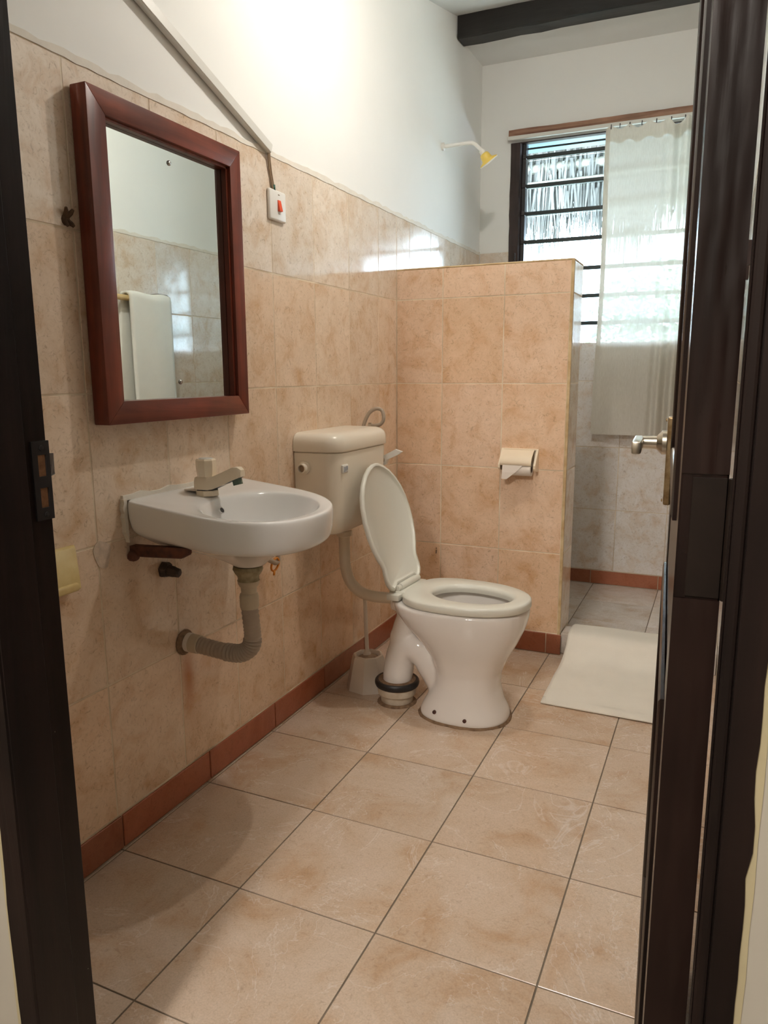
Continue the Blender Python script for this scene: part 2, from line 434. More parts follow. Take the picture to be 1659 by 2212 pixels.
# ragged plaster lip over the tile tops
def lip_strip(y0, y1, x0, x1, z0):
    mb = MB(); n = int((y1-y0)/.03); r0 = random.Random(3)
    top = [(y0+(y1-y0)*k/n, z0+.012+r0.uniform(-.003, .006)) for k in range(n+1)]
    o = [(x0, y, z) for y, z in top] + [(x0, y1-(y1-y0)*k/n, z0+r0.uniform(-.0025, .001)) for k in range(n+1)]
    return mb.prism(o, (x1-x0, 0, 0))
lip_strip(-.50, 2.80, -.006, .0012, 1.7358).obj('plaster_lip', 'caulk', wl_, label='cream plaster lip along the tile tops')
MB().prism([(.0, .012+.024*math.cos(a)*(1+.18*math.sin(3*a)), .722+.034*math.sin(a)*(1+.15*math.cos(2*a+1))) for a in [2*PI*k/18 for k in range(18)]], (.0012, 0, 0)).obj('plaster_patch', 'filler', wl_, label='rough round filler patch')
# broken wall hole left of the mirror
hb = MB(); r1 = random.Random(11)
hb.lathe([(.002, .0046), (.008, .004), (.011, .0012), (.012, -.001)], (0, -.018, 1.425), (1, 0, 0), 11)
hb.tube([(.001, -.020, 1.432), (.008, -.022, 1.440), (.012, -.026, 1.447)], [.005, .005, .003], 7)
hb.tube([(.001, -.014, 1.432), (.008, -.010, 1.440), (.011, -.007, 1.446)], [.005, .005, .003], 7)
hb.tube([(.001, -.016, 1.425), (.007, -.010, 1.418), (.010, -.006, 1.413)], [.005, .005, .003], 7)
hb.tube([(.001, -.020, 1.425), (.007, -.022, 1.416), (.009, -.021, 1.412)], [.005, .004, .003], 7)
hb.obj('wall_plug', 'broken', auto=40, label='broken brown wooden plug in a chipped hole left of the mirror', cat='wall plug')

# back wall with the window opening
WX0, WZ0, WZ1 = .160, 1.268, 2.272
wb = MB()
wb.box((-.14, 2.806, -.12), (WX0, 3.0, 3.0)).box((WX0, 2.806, -.12), (1.43, 3.0, WZ0-.005)).box((WX0, 2.806, WZ1), (1.43, 3.0, 3.0))
wb = wb.obj('wall_back', 'plaster', label='back wall of the shower, white plaster over tiles', kind='structure')
MB().box((0, 2.8014, 0), (1.30, 2.8062, 1.262)).obj('grout', 'grout', wb)
BR = [.075, .405, .735, 1.075, 1.268]
tiles(wb, '-y', 2.80, [0, .24, .508, .768, 1.02, 1.285], BR, lambda i, j: shade((.84, .80, .77), .05))
tiles(wb, '-y', 2.80, [0, .160], [1.268, 1.41, 1.745], lambda i, j: shade(GREY, .04))
MB().box((WX0, 2.80, 1.264), (1.287, 2.83, 1.269), .001).obj('sill_tile', 'tile', wb).color = (*GREY, 1)

# right wall
wr = MB().box((XR+.005, -.50, -.12), (XR+.14, 2.95, 3.0)).obj('wall_right', 'plaster', label='right wall, beige tiles below white plaster, seen in the mirror', kind='structure')
MB().box((XR+.0014, -.5, 0), (XR+.01, 2.80, 1.737)).obj('grout', 'grout', wr)
yr = sorted([.20+.25*k for k in range(-2, 11)] + [2.80, -.5])
yr = [y for y in yr if -.5 <= y <= 2.80]
tiles(wr, '-x', XR, [-y for y in reversed(yr)] if False else yr, ROWS, lambda i, j: shade(mixc((.74, .685, .63), BEIGE, rnd.uniform(.0, .5)), .04))
lip = lip_strip(-.50, 2.80, XR+.006, XR-.0012, 1.7358).obj('plaster_lip', 'caulk', wr)

# half wall
wp = MB().box((0, YP0+.0009, 0), (XP-.0009, YP1-.0009, 1.5242)).obj('wall_partition', 'grout', label='tiled half wall between toilet and shower', kind='structure')
PX = [0, .199, .449, .699]
PR = ROWS[:5] + [1.5257]
def part_col(i, j): return shade(mixc(PINK, ORANGE, rnd.uniform(.25, 1.0) if j < 4 else rnd.uniform(.0, .4)), .04)
tiles(wp, '-y', YP0, PX, PR, part_col)
tiles(wp, '+x', XP, [YP0+.012, YP1], PR, lambda i, j: shade(BEIGE, .04))
tiles(wp, '+y', YP1, [0, .25, .5, XP], PR, lambda i, j: shade(BEIGE, .04)) if False else None
bk = MB().box((0, YP1-.003, 0), (XP-.002, YP1, 1.5257)).obj('back_tile', 'tile', wp); bk.color = (*GREY, 1)
r2 = random.Random(5)
eg = MB()
zs = [.02+k*(1.5257-.02)/40 for k in range(41)]
for k in range(40):
    a = .0105+r2.uniform(-.002, .0015)
    eg.box((.699, YP0-.0008-r2.uniform(0, .0010), zs[k]), (XP+.0006, YP0+a, zs[k+1]+.0005))
eg.obj('corner_grout', 'edge_grout', wp, label='yellowed grout down the outer corner')
MB().box((0, YP0-.001, 1.5238), (XP+.001, YP1+.001, 1.5300), .0015).obj('top_grout', 'edge_grout', wp, label='yellowed grout along the top')
MB().box((.02, YP0+.010, 1.5290), (XP-.012, YP1-.008, 1.5320), .001).obj('top_tile', 'tile', wp).color = (*BEIGE, 1)

MB().lathe([(.0032, -.001), (.0032, .0004)], (.181, YP0-.0002, .392), (0, -1, 0), 10).prism([(.178, YP0, .385), (.184, YP0, .386), (.1835, YP0, .372), (.180, YP0, .367), (.177, YP0, .371)], (0, -.0006, 0)).obj('drill_scar', 'mortar', wp, label='small brown drill scar').__setitem__('kind', 'stuff')
# shower kerb
kb = MB().box((XP-.002, 1.700, -.01), (XR, 1.798, .080)).obj('trim_1', 'floor_grout', label='low tiled shower kerb under the bath mat', kind='structure')
kt = tile_mesh(.29, .100, .004, 'floor_tile')
tiles(kb, '+z', .084, [.709, 1.001, 1.287], [1.699, 1.80], lambda i, j: shade((.71, .655, .60), .05), 'floor_tile', .003, .004)
tiles(kb, '-y', 1.697, [.709, 1.001, 1.287], [.0, .084], lambda i, j: shade((.71, .655, .60), .05), 'floor_tile', .003, .004)

# terracotta skirting
def terra(i, j): return shade(mixc((.36, .115, .055), (.40, .155, .085), rnd.random()), .14)
bl = MB().box((-.003, -.5, 0), (.0012, 1.677, .0862)).obj('baseboard_left', 'grout', label='terracotta skirting tiles along the left wall', kind='structure')
tiles(bl, '+x', .006, [-.5, -.327, .008, .343, .678, 1.005, 1.335, 1.672], [.001, .0866], terra, 'skirting_tile', .004, .0055)
bp = MB().box((0, YP0-.0012, 0), (XP, YP0+.003, .0862)).obj('baseboard_partition', 'grout', label='terracotta skirting tiles along the half wall', kind='structure')
tiles(bp, '-y', YP0-.006, [.006, .325, .655, .716], [.001, .0866], terra, 'skirting_tile', .004, .0055)
bb = MB().box((0, 2.7988, 0), (XR, 2.803, .0742)).obj('baseboard_back', 'grout', label='terracotta skirting tiles along the shower back wall', kind='structure')
tiles(bb, '-y', 2.794, [.0, .325, .655, .998, 1.285], [.001, .0745], terra, 'skirting_tile', .004, .0055)

# ceiling (falls toward the door), lower strip behind the beam, beam
cl = MB()
def zc(y): return 2.735 - .222*(2.39-y)
cl.prism([(-.1, 2.40, zc(2.40)), (-.1, -.62, zc(-.62)), (-.1, -.62, zc(-.62)+.08), (-.1, 2.40, zc(2.40)+.08)], (1.53, 0, 0))
cl.prism([(-.1, 2.40, 2.663), (-.1, 2.95, 2.663), (-.1, 2.95, 2.85), (-.1, 2.40, 2.85)], (1.53, 0, 0))
cl.obj('ceiling', 'ceiling', label='white sloping ceiling with a lower strip behind the beam', kind='structure')
bmz = MB(); r3 = random.Random(9)
rings = []
for k in range(15):
    x = .001 + (XR-.002)*k/14; j = lambda: r3.uniform(-.0022, .0022)
    rings.append([(x, 2.390+j(), 2.645+j()), (x, 2.398+j(), 2.638+j()), (x, 2.490+j(), 2.641+j()), (x, 2.500+j(), 2.651+j()), (x, 2.500, 2.76), (x, 2.390+j(), 2.735+j())])
bmz.loft(rings).obj('ceiling_beam', 'beam_wood', label='black timber ceiling beam across the shower', kind='structure')

# window: timber frame, bars, louvre panes, blue head reveal
wi = thing('window_1', (WX0, 2.80, WZ0), 'louvred window with dark bars and a dark timber frame', None); wi['kind'] = 'structure'
jb = MB(); r4 = random.Random(2)
jr = []
for k in range(13):
    z = 1.672 + (2.272-1.672)*k/12; q = lambda: r4.uniform(-.0015, .0015)
    jr.append([(WX0-.003+q(), 2.797+q(), z), (.206+q(), 2.795+q(), z), (.212, 2.81, z), (.212, 2.875, z), (WX0-.003, 2.875, z)])
jb.loft(jr).obj('jamb', 'window_wood', wi)
MB().box((WX0, 2.83, WZ0), (.205, 2.875, 1.672)).obj('jamb', 'window_wood', wi)
MB().box((.212, 2.822, WZ0), (.232, 2.868, WZ1-.002), .002).obj('louvre_channel', 'dark_metal', wi)
MB().box((WX0, 2.80, WZ1-.004), (XR, 2.835, WZ1+.001)).obj('head_lining', 'window_wood', wi)
MB().box((WX0, 2.8355, WZ1-.003), (XR, 3.0, WZ1+.001)).obj('head_reveal', 'blue_paint', wi, label='blue painted head reveal')
MB().box((XR-.045, 2.82, WZ0), (XR+.004, 2.875, WZ1)).obj('jamb', 'window_wood', wi)
BZ = [1.370, 1.507, 1.646, 1.792, 1.933, 2.068, 2.208]
for z in BZ:
    r5 = random.Random(int(z*1000))
    MB().box((.225, 2.844, z-.0095), (XR-.04, 2.858, z+.0095), .002).obj('window_bar', 'bar_paint', wi)
MB().box((.225, 2.848, 2.246), (XR-.04, 2.856, 2.255), .002).obj('window_bar', 'bar_paint', wi)
for k, z in enumerate([1.300] + BZ):
    # glass blade leaning outwards at the bottom, held in a clip on the channel
    h = .150; tl = math.radians(12)
    tf = Matrix.Translation((0, 2.862, z)) @ Matrix.Rotation(-tl, 4, 'X')
    if z < 2.2: MB().box((.230, .0, -.01), (XR-.045, .005, h-.012), .001, 1, tf).obj('louvre_pane', 'pane', wi)
    MB().box((.214, -.034, -.012), (.234, -.004, .012), .002, 1, Matrix.Translation((0, 2.85, z))).obj('louvre_clip', 'dark_metal', wi)
MB().tube([(.205, 2.80, 1.640), (.200, 2.785, 1.665), (.196, 2.775, 1.700), (.198, 2.770, 1.730)], [.006, .006, .005, .004], 8).box((.196, 2.79, 1.60), (.214, 2.822, 1.69), .003).obj('louvre_lever', 'dark_metal', wi, auto=40)

# door wall, frame (trim) and hall shell
JL, YF = .438, -.60
wd = MB()
wd.box((-.14, YF, -.12), (.412, -.50, 3.0)).box((1.276, YF, -.12), (1.60, -.50, 3.0)).box((.412, YF, 2.09), (1.276, -.50, 3.0))
wd.obj('wall_front', 'hall_plaster', label='cream plastered wall round the bathroom doorway', kind='structure')
tr = thing('trim_2', (.44, -.55, 0), 'dark timber door frame, chipped and flecked with wall paint', None); tr['kind'] = 'structure'
r6 = random.Random(21)
def ragged(x, amp, n=60, z0=0., z1=2.1, seed=1):
    rr = random.Random(seed); out = []; w = 0
    for k in range(n+1):
        w = .6*w + rr.uniform(-amp, amp); out.append((x+w, z0+(z1-z0)*k/n))
    return out
# left jamb: stop face and rebate face
MB().box((.412, YF, 0), (.444, -.536, 2.09), .0015).obj('jamb', 'frame_wood', tr)
MB().box((.412, -.5355, 0), (JL, -.4985, 2.09), .0015).obj('jamb', 'frame_wood', tr)
e = ragged(.4105, .0012, 70, 0, 2.09, 4)
MB().prism([(x, YF+.001, z) for x, z in e] + [(.443, YF+.001, 2.09), (.443, YF+.001, 0)], (0, -.004, 0)).obj('frame_face', 'frame_wood', tr)
# right jamb
MB().box((1.2495, YF, 0), (1.279, -.562, 2.09), .0015).obj('jamb', 'frame_wood', tr)
MB().box((1.2575, -.5615, 0), (1.279, -.50, 2.09), .0012).obj('jamb', 'frame_wood', tr)
MB().box((1.2505, YF-.003, 0), (1.2605, YF+.001, 2.09), .0028, 2).obj('frame_bead', 'frame_wood', tr)
e = ragged(1.2825, .0009, 90, 0, 2.09, 8)
e = [(x + (-.0016 if .70 < z < .735 else 0) + (.0014 if .74 < z < .77 else 0), z) for x, z in e]
MB().prism([(1.2618, YF+.001, 0)] + [(x, YF+.001, z) for x, z in e] + [(1.2618, YF+.001, 2.09)], (0, -.004, 0)).obj('frame_face', 'frame_wood', tr)
MB().box((.444, YF, 2.03), (1.2495, -.536, 2.09), .0015).obj('frame_head', 'frame_wood', tr)
e2 = ragged(1.2885, .0008, 50, 0, 2.09, 12)
MB().prism([(1.274, YF+.001, 0)] + [(x, YF+.001, z) for x, z in e2] + [(1.274, YF+.001, 2.09)], (0, -.0022, 0)).obj('old_paint', 'old_paint', tr, label='older yellowish paint showing beside the frame')
e3 = ragged(.404, .0008, 50, 0, 2.09, 13)
MB().prism([(x, YF+.001, z) for x, z in e3] + [(.42, YF+.001, 2.09), (.42, YF+.001, 0)], (0, -.0022, 0)).obj('old_paint', 'old_paint', tr)
# strike plate
sp = MB()
for a, b in (((-.525, .930), (-.4975, .946)), ((-.525, .972), (-.4975, .987)), ((-.525, 1.015), (-.4975, 1.033)), ((-.525, .946), (-.5165, .972)), ((-.525, .987), (-.5165, 1.015)), ((-.5035, .946), (-.4975, .972)), ((-.5035, .987), (-.4975, 1.015))):
    sp.box((JL-.001, a[0], a[1]), (JL+.0028, b[0], b[1]))
sp.tube([(JL+.0015, -.498, 1.0), (JL+.001, -.4955, 1.0)], .001, 6)
spo = sp.obj('strike_plate', 'dark_metal', tr)
MB().box((JL-.001, -.5165, .946), (JL+.0004, -.5035, .972)).box((JL-.001, -.5165, .987), (JL+.0004, -.5035, 1.015)).obj('mortise', 'bare_wood', tr, label='bare wood in the two lock holes')
MB().prism([(JL+.0028, -.4985, .986), (JL+.0028, -.4985, 1.016), (JL-.003, -.486, 1.015), (JL-.008, -.482, 1.013), (JL-.008, -.482, .989), (JL-.003, -.486, .987)], (-.0016, .0008, 0)).obj('strike_lip', 'dark_metal', tr)
MB().lathe([(.0035, 0), (.0035, .0012), (.001, .0016)], (JL+.0028, -.510, 1.024), (1, 0, 0), 10).obj('screw', 'dark_metal', tr)
MB().lathe([(.0035, 0), (.0035, .0012), (.001, .0016)], (JL+.0028, -.510, .937), (1, 0, 0), 10).obj('screw', 'dark_metal', tr)

# hall (the room the camera stands in)
HB = MB()
HB.box((-1.6, -4.2, -.12), (-1.5, -.6, 2.8)).box((3.4, -4.2, -.12), (3.5, -.6, 2.8)).box((1.60, -.6, -.12), (3.5, -.5, 2.8)).box((-1.6, -.6, -.12), (-.14, -.5, 2.8))
HB.box((-1.6, -4.3, -.12), (3.5, -4.2, 2.8))
HB.obj('wall_hall', 'hall_plaster', label='cream walls of the room outside the bathroom', kind='structure')
MB().box((-1.6, -4.3, -.12), (3.5, -.62, -.002)).obj('floor_hall', 'floor_grout', label='dark floor of the room outside the bathroom', kind='structure')
MB().box((-1.6, -4.3, 2.8), (3.5, -.5, 2.9)).obj('ceiling_hall', 'ceiling', label='ceiling of the room outside the bathroom', kind='structure')

# ------------------------------------------------------------------ door leaf, open against the right wall
HX, HY, DW = 1.211, -.541, .76
LX, LY = 1.1640, .2190
dirv = Vector((LX-HX, LY-HY, 0)).normalized(); nrm = Vector((-dirv.y, dirv.x, 0))     # nrm: out of the visible face, to the left
if nrm.x > 0: nrm = -nrm
DT = Matrix.Identity(4)
for k in range(3): DT[k][0], DT[k][1], DT[k][2], DT[k][3] = dirv[k], nrm[k], (0, 0, 1)[k], (HX, HY, 0)[k]
dr = thing('door_1', (HX, HY, 0), 'dark panelled wooden door standing open at the right', None); dr['kind'] = 'structure'
TH = .0365
def dbox(name, a, b, mat, bev=.0015, seg=1, **kw): return MB().box(a, b, bev, seg, DT).obj(name, mat, dr, **kw)
S0, S1 = .095, .655
Z = [.01, .20, .785, .990, 1.93, 2.02]
dbox('stile', (0, -TH, Z[0]), (S0, 0, Z[5]), 'door_wood'); dbox('stile', (S1, -TH, Z[0]), (DW, 0, Z[5]), 'door_wood', .003, 2)
dbox('rail', (S0, -TH, Z[0]), (S1, 0, Z[1]), 'door_wood'); dbox('rail', (S0, -TH, Z[2]), (S1, -.002, Z[3]), 'door_wood'); dbox('rail', (S0, -TH, Z[4]), (S1, 0, Z[5]), 'door_wood')
# hinge side: rough grain above, hinge leaf let into the edge
hz = 10
def edge_fn(z0, z1, rough, seed):
    rr = random.Random(seed); nv = int((z1-z0)/.010); nu = 10
    h = [[rr.uniform(-1, 1) for _ in range(nu+1)] for _ in range(nv+1)]
    def fn(a, b):
        i, j = round(a*nu), round(b*nv)
        w = sum(h[max(0, min(nv, j+d_))][i] for d_ in range(-2, 3))/2.4 if 0 < i < nu else 0
        return DT @ Vector((-.0012+rough*w*.9, -TH*a, z0+b*(z1-z0)))
    return fn, nu, nv
fn, nu, nv = edge_fn(1.034, 2.02, .0011, 3); MB().grid(fn, nu, nv).obj('hinge_edge', 'panel_wood', dr, smooth=True)
fn, nu, nv = edge_fn(.01, .927, .0005, 5); MB().grid(fn, nu, nv).obj('hinge_edge', 'panel_wood', dr, smooth=True)
dbox('hinge_leaf', (-.0016, -TH+.001, .929), (.004, -.009, 1.031), 'hinge_paint', .0004)
rp = random.Random(4)
def panel(z0, z1, name, rough):
    nu, nv = 22, int((z1-z0)/.012)
    hgt = [[rp.uniform(-1, 1) for _ in range(nu+1)] for _ in range(nv+1)]
    def fn(a, b):
        i, j = round(a*nu), round(b*nv); w = 0
        if 0 < i < nu and 0 < j < nv:
            w = sum(hgt[max(0, min(nv, j+d))][max(0, min(nu, i-d//2))] for d in range(-3, 4))/4.0
        return DT @ Vector((S0-.004+a*(S1-S0+.008), -.013+rough*w, z0+b*(z1-z0)))
    MB().grid(fn, nu, nv).obj(name, 'panel_wood', dr, smooth=True)
    dbox('panel_back', (S0-.004, -.026, z0), (S1+.004, -.022, z1), 'panel_wood', 0)
panel(Z[3]-.004, Z[4]+.004, 'carved_panel', .0016); panel(Z[1]-.004, Z[2]+.004, 'plain_panel', .0005)
def molding(z0, z1):
    prof = [(0, 0), (0, .0035), (.005, .0055), (.013, .0055), (.018, .002), (.020, -.008), (.025, -.011), (.026, -.014)]
    pr = [(a-.012, h) for a, h in prof]
    for (s0, za), (s1, zb) in (((S0, z0), (S0, z1)), ((S1, z0), (S1, z1)), ((S0, z0), (S1, z0)), ((S0, z1), (S1, z1))):
        r = []
        vert = s0 == s1
        for end in (0, 1):
            ring = []
            for a, h in pr:
                if vert:
                    s = s0+a if s0 == S0 else s0-a
                    zz = (za+a) if end == 0 else (zb-a); ring.append(DT @ Vector((s, h, zz)))
                else:
                    zz = za+a if za == z0 else za-a
                    s = (s0+a) if end == 0 else (s1-a); ring.append(DT @ Vector((s, h, zz)))
            base = DT @ Vector((s0, -.014, za)) ; r.append(ring)
        MB().loft(r, (False, False)).obj('molding', 'door_wood', dr, auto=50)
molding(Z[3], Z[4]); molding(Z[1], Z[2])
SL = .715
hd = dbox('escutcheon', (SL-.019, 0, .890), (SL+.019, .0120, 1.042), 'brass', .003, 2, label='worn brass door plate')
MB().lathe([(.021, .012), (.021, .019), (.014, .026), (.0115, .028)], DT @ Vector((SL, 0, .997)), nrm, 24).obj('handle_rose', 'steel', dr, auto=40)
lv = MB().lathe([(.0115, .026), (.0105, .056)], DT @ Vector((SL, 0, .997)), nrm, 20)
lv.box((SL-.115, .050, .9865), (SL+.011, .065, 1.0075), .003, 2, DT)
lv.obj('lever_handle', 'steel', dr, auto=40, label='brushed steel lever')
for z in (.896, 1.036): MB().lathe([(.003, .013), (.0025, .015), (.001, .0155)], DT @ Vector((SL, 0, z)), nrm, 10).obj('screw', 'brass', dr)
for z in (.25, .980, 1.75): MB().lathe([(.0058, -.051), (.0058, .051)], DT @ Vector((-.004, -TH-.005, z)), (0, 0, 1), 12).obj('hinge', 'hinge_paint', dr, auto=40)

# ================================================================== THINGS ON THE LEFT WALL
# mirror
mt = thing('mirror', (.02, .28, 1.35), 'rectangular wall mirror in a red-brown varnished wooden frame over the basin', 'mirror')
y0, y1, z0, z1, iy0, iy1, iz0, iz1, xf, xb = .015, .539, 1.010, 1.688, .065, .493, 1.060, 1.640, .045, .003
def frame_piece(pts, mat):
    o = [(xb, y, z) for y, z in pts]; f = [(xf, y, z) for y, z in pts]
    bm = bmesh.new(); n = len(pts)
    a = [bm.verts.new(p) for p in o]; b = [bm.verts.new(p) for p in f]
    bm.faces.new(a[::-1]); bm.faces.new(b)
    for k in range(n): bm.faces.new((a[k], a[(k+1) % n], b[(k+1) % n], b[k]))
    bmesh.ops.bevel(bm, geom=bm.edges[:], offset=.0018, segments=2, profile=.5, affect='EDGES')
    MB().bm(bm).obj('frame_side', mat, mt, auto=30)
frame_piece([(y0, z0), (iy0, iz0), (iy0, iz1), (y0, z1)], 'mahogany')
frame_piece([(y1, z0), (y1, z1), (iy1, iz1), (iy1, iz0)], 'mahogany')
frame_piece([(y0, z0), (y1, z0), (iy1, iz0), (iy0, iz0)], 'mahogany_h')
frame_piece([(y0, z1), (iy0, iz1), (iy1, iz1), (y1, z1)], 'mahogany_h')
MB().box((.012, iy0-.012, iz0-.012), (.020, iy1+.012, iz1+.012)).obj('mirror_glass', 'mirror', mt)
for a, b in (((.0202, iy1-.007, iz0), (.036, iy1+.001, iz1)), ((.0202, iy0, iz1-.006), (.036, iy1, iz1+.001))):
    MB().box(a, b, .001).obj('inner_bead', 'mahogany', mt)
for z in (1.602, 1.099):
    MB().lathe([(.006, .0), (.0058, .0016), (.004, .0034), (.001, .0042)], (.0202, .285, z), (1, 0, 0), 16).obj('screw', 'screw', mt, smooth=True)

# switch, wires, trunking
sw = thing('wall_switch', (.0, .775, 1.60), 'square white wall switch with a red rocker right of the mirror', 'switch')
MB().box((-.001, .7305, 1.5585), (.011, .8195, 1.6445), .006, 3).obj('plate', 'white_plastic', sw, auto=40)
MB().prism([(.0105, .772, 1.617), (.0105, .772, 1.586), (.019, .772, 1.5865), (.0125, .772, 1.617)], (0, .0155, 0)).obj('rocker', 'red_rocker', sw, label='red rocker')
MB().box((.0105, .775, 1.6305), (.0117, .783, 1.6330)).obj('indicator', 'label_dirt', sw)
MB().box((.0105, .773, 1.578), (.0113, .786, 1.5855)).obj('rocker_slot', 'trunking', sw)
wi2 = thing('switch_cable', (.004, .745, 1.69), 'thin brown twin cable from the trunking down to the switch', 'cable')
MB().tube(catmull([(.008, .735, 1.742), (.006, .738, 1.715), (.004, .748, 1.68), (.005, .757, 1.650), (.004, .760, 1.640)]), .0028, 8).obj('wire', 'wire', wi2, smooth=True)
MB().tube(catmull([(.008, .740, 1.742), (.006, .746, 1.712), (.004, .756, 1.68), (.005, .763, 1.652), (.004, .764, 1.640)]), .0028, 8).obj('wire', 'wire', wi2, smooth=True)
MB().tube([(.006, .7605, 1.657), (.005, .763, 1.640)], .0052, 8).obj('sleeve', 'green_tape', wi2, smooth=True, label='green sleeve at the switch')
tk = thing('cable_trunking', (.008, .3, 1.9), 'grey-white plastic cable trunking sloping down the wall to the switch', 'trunking')
d = Vector((0, -.502, .183)).normalized(); up = Vector((0, d.z, -d.y))*1.0
up = Vector((0, .343, .94))
TT = Matrix.Identity(4)
for k in range(3): TT[k][0], TT[k][1], TT[k][2], TT[k][3] = (1, 0, 0)[k], d[k], up[k], (.0002, .742, 1.747)[k]
MB().box((0, .0, -.012), (.008, 1.3, .012), 0, 1, TT).obj('base', 'trunking', tk)
MB().box((.006, .002, -.013), (.018, 1.3, .013), .0015, 1, TT).obj('cover', 'trunking', tk)

# soap dish
sd = thing('soap_dish', (.02, -.11, .71), 'yellowed plastic soap dish on the tiles behind the door frame', 'soap dish')
MB().loft([[(-.001, -.205, .684), (-.001, -.079, .684), (-.001, -.073, .762), (-.001, -.210, .762)], [(.022, -.202, .668), (.022, -.084, .668), (.010, -.074, .764), (.010, -.208, .764)], [(.034, -.198, .676), (.034, -.086, .676), (.018, -.078, .758), (.018, -.204, .758)]]).obj('body', 'yellow_dish', sd, auto=50)
MB().box((.012, -.19, .672), (.040, -.092, .690), .006, 3).obj('tray', 'yellow_dish', sd, auto=40)

# ------------------------------------------------------------------ wash basin
bs = thing('wash_basin', (.0, .30, .80), 'white wall-hung porcelain wash basin below the mirror', 'wash basin')
NB = 64
def rimz(x): return .836 - .115*max(0, x)
def d_outline(sx=1.0, inset=0.0):
    """D plan: flat at the wall, straight sides, round front"""
    pts = []
    Cx, Cy = .19, .302
    for k in range(NB):
        a = 2*PI*k/NB; ca, sa = math.cos(a), math.sin(a)
        # superellipse in front, box at the back
        A, B = (.200, .222) if ca > 0 else (.19, .222)
        n = 2.25 if ca > 0 else 40.0
        r = (abs(ca/A)**n + abs(sa/B)**n)**(-1/n)
        x, y = Cx + r*ca, Cy + r*sa
        if ca <= 0: y = Cy + (y-Cy)*(1 + .0*(-ca))
        x = Cx+(x-Cx)*(1-inset/.19) if inset else x; y = Cy+(y-Cy)*(1-inset/.222) if inset else y
        pts.append((x, y))
    return pts
def ell(cx, cy, a, b, n=2.2):
    out = []
    for k in range(NB):
        t = 2*PI*k/NB; c, s = math.cos(t), math.sin(t)
        r = (abs(c/a)**n + abs(s/b)**n)**(-1/n); out.append((cx+r*c, cy+r*s))
    return out
O = d_outline()
def lerp_ring(A, B, t): return [(a[0]+(b[0]-a[0])*t, a[1]+(b[1]-a[1])*t) for a, b in zip(A, B)]
IN = ell(.236, .300, .118, .172, 2.15); NECK = ell(.195, .295, .040, .040, 2); 
rings = []
def ring(P, zf): rings.append([(max(.0006, x), y, zf(x, y)) for x, y in P])
ring(ell(.195, .295, .036, .036, 2), lambda x, y: .650)
ring(NECK, lambda x, y: .654)
ring(lerp_ring(NECK, O, .12), lambda x, y: .672)
ring(lerp_ring(NECK, O, .35), lambda x, y: .694)
ring(lerp_ring(NECK, O, .68), lambda x, y: .716)
ring(lerp_ring(NECK, O, .88), lambda x, y: rimz(x)-.086)
ring(lerp_ring(NECK, O, .955), lambda x, y: rimz(x)-.076)
ring(lerp_ring(NECK, O, .985), lambda x, y: rimz(x)-.060)
ring(O, lambda x, y: rimz(x)-.030)
ring(O, lambda x, y: rimz(x)-.010)
ring(lerp_ring(O, NECK, .012), lambda x, y: rimz(x)-.002)
ring(lerp_ring(O, NECK, .04), lambda x, y: rimz(x))
ring(lerp_ring(O, IN, .70), lambda x, y: rimz(x)-.004)
ring(lerp_ring(O, IN, .93), lambda x, y: rimz(x)-.005)
ring(lerp_ring(O, IN, 1.0), lambda x, y: rimz(x)-.011)
DR = ell(.215, .298, .022, .022, 2)
ring(lerp_ring(IN, DR, .08), lambda x, y: rimz(x)-.032)
ring(lerp_ring(IN, DR, .22), lambda x, y: rimz(x)-.064)
ring(lerp_ring(IN, DR, .45), lambda x, y: .712)
ring(lerp_ring(IN, DR, .75), lambda x, y: .694)
ring(DR, lambda x, y: .686)
ring(ell(.215, .298, .018, .018, 2), lambda x, y: .678)
bo = MB().loft(rings).obj('bowl', 'porcelain', bs, smooth=True); subsurf(bo, 2)
MB().lathe([(.0075, -.004), (.0085, .0006), (.0070, .0008), (.0065, -.003)], (.1365, .272, .789), (.85, 0, .5), 20).obj('overflow_ring', 'porcelain', bs, smooth=True)
MB().lathe([(.0062, .0), (.0062, .0009)], (.1365, .272, .789), (.85, 0, .5), 16).obj('overflow_hole', 'rubber', bs)
MB().lathe([(.021, .0), (.019, .003), (.012, .003)], (.215, .298, .6855), (0, 0, 1), 20).obj('drain', 'steel', bs, smooth=True)
# sealant at the wall
sl = MB(); r7 = random.Random(31)
zz = [.735+.103*k/12 for k in range(13)]
ol = [(.0, .078-r7.uniform(0, .006)+(.010*(1-k/4) if k < 4 else 0), z) for k, z in enumerate(zz)] + [(.0, .086, z) for z in reversed(zz)]
sl.prism(ol, (.012, 0, 0)); 
sl.prism([(.0, .08+.45*k/14, .845+r7.uniform(-.003, .004)) for k in range(15)] + [(.0, .53-.45*k/14, .833) for k in range(15)], (.007, 0, 0))
sl.obj('sealant', 'caulk', bs, label='lumpy cream sealant at the wall')
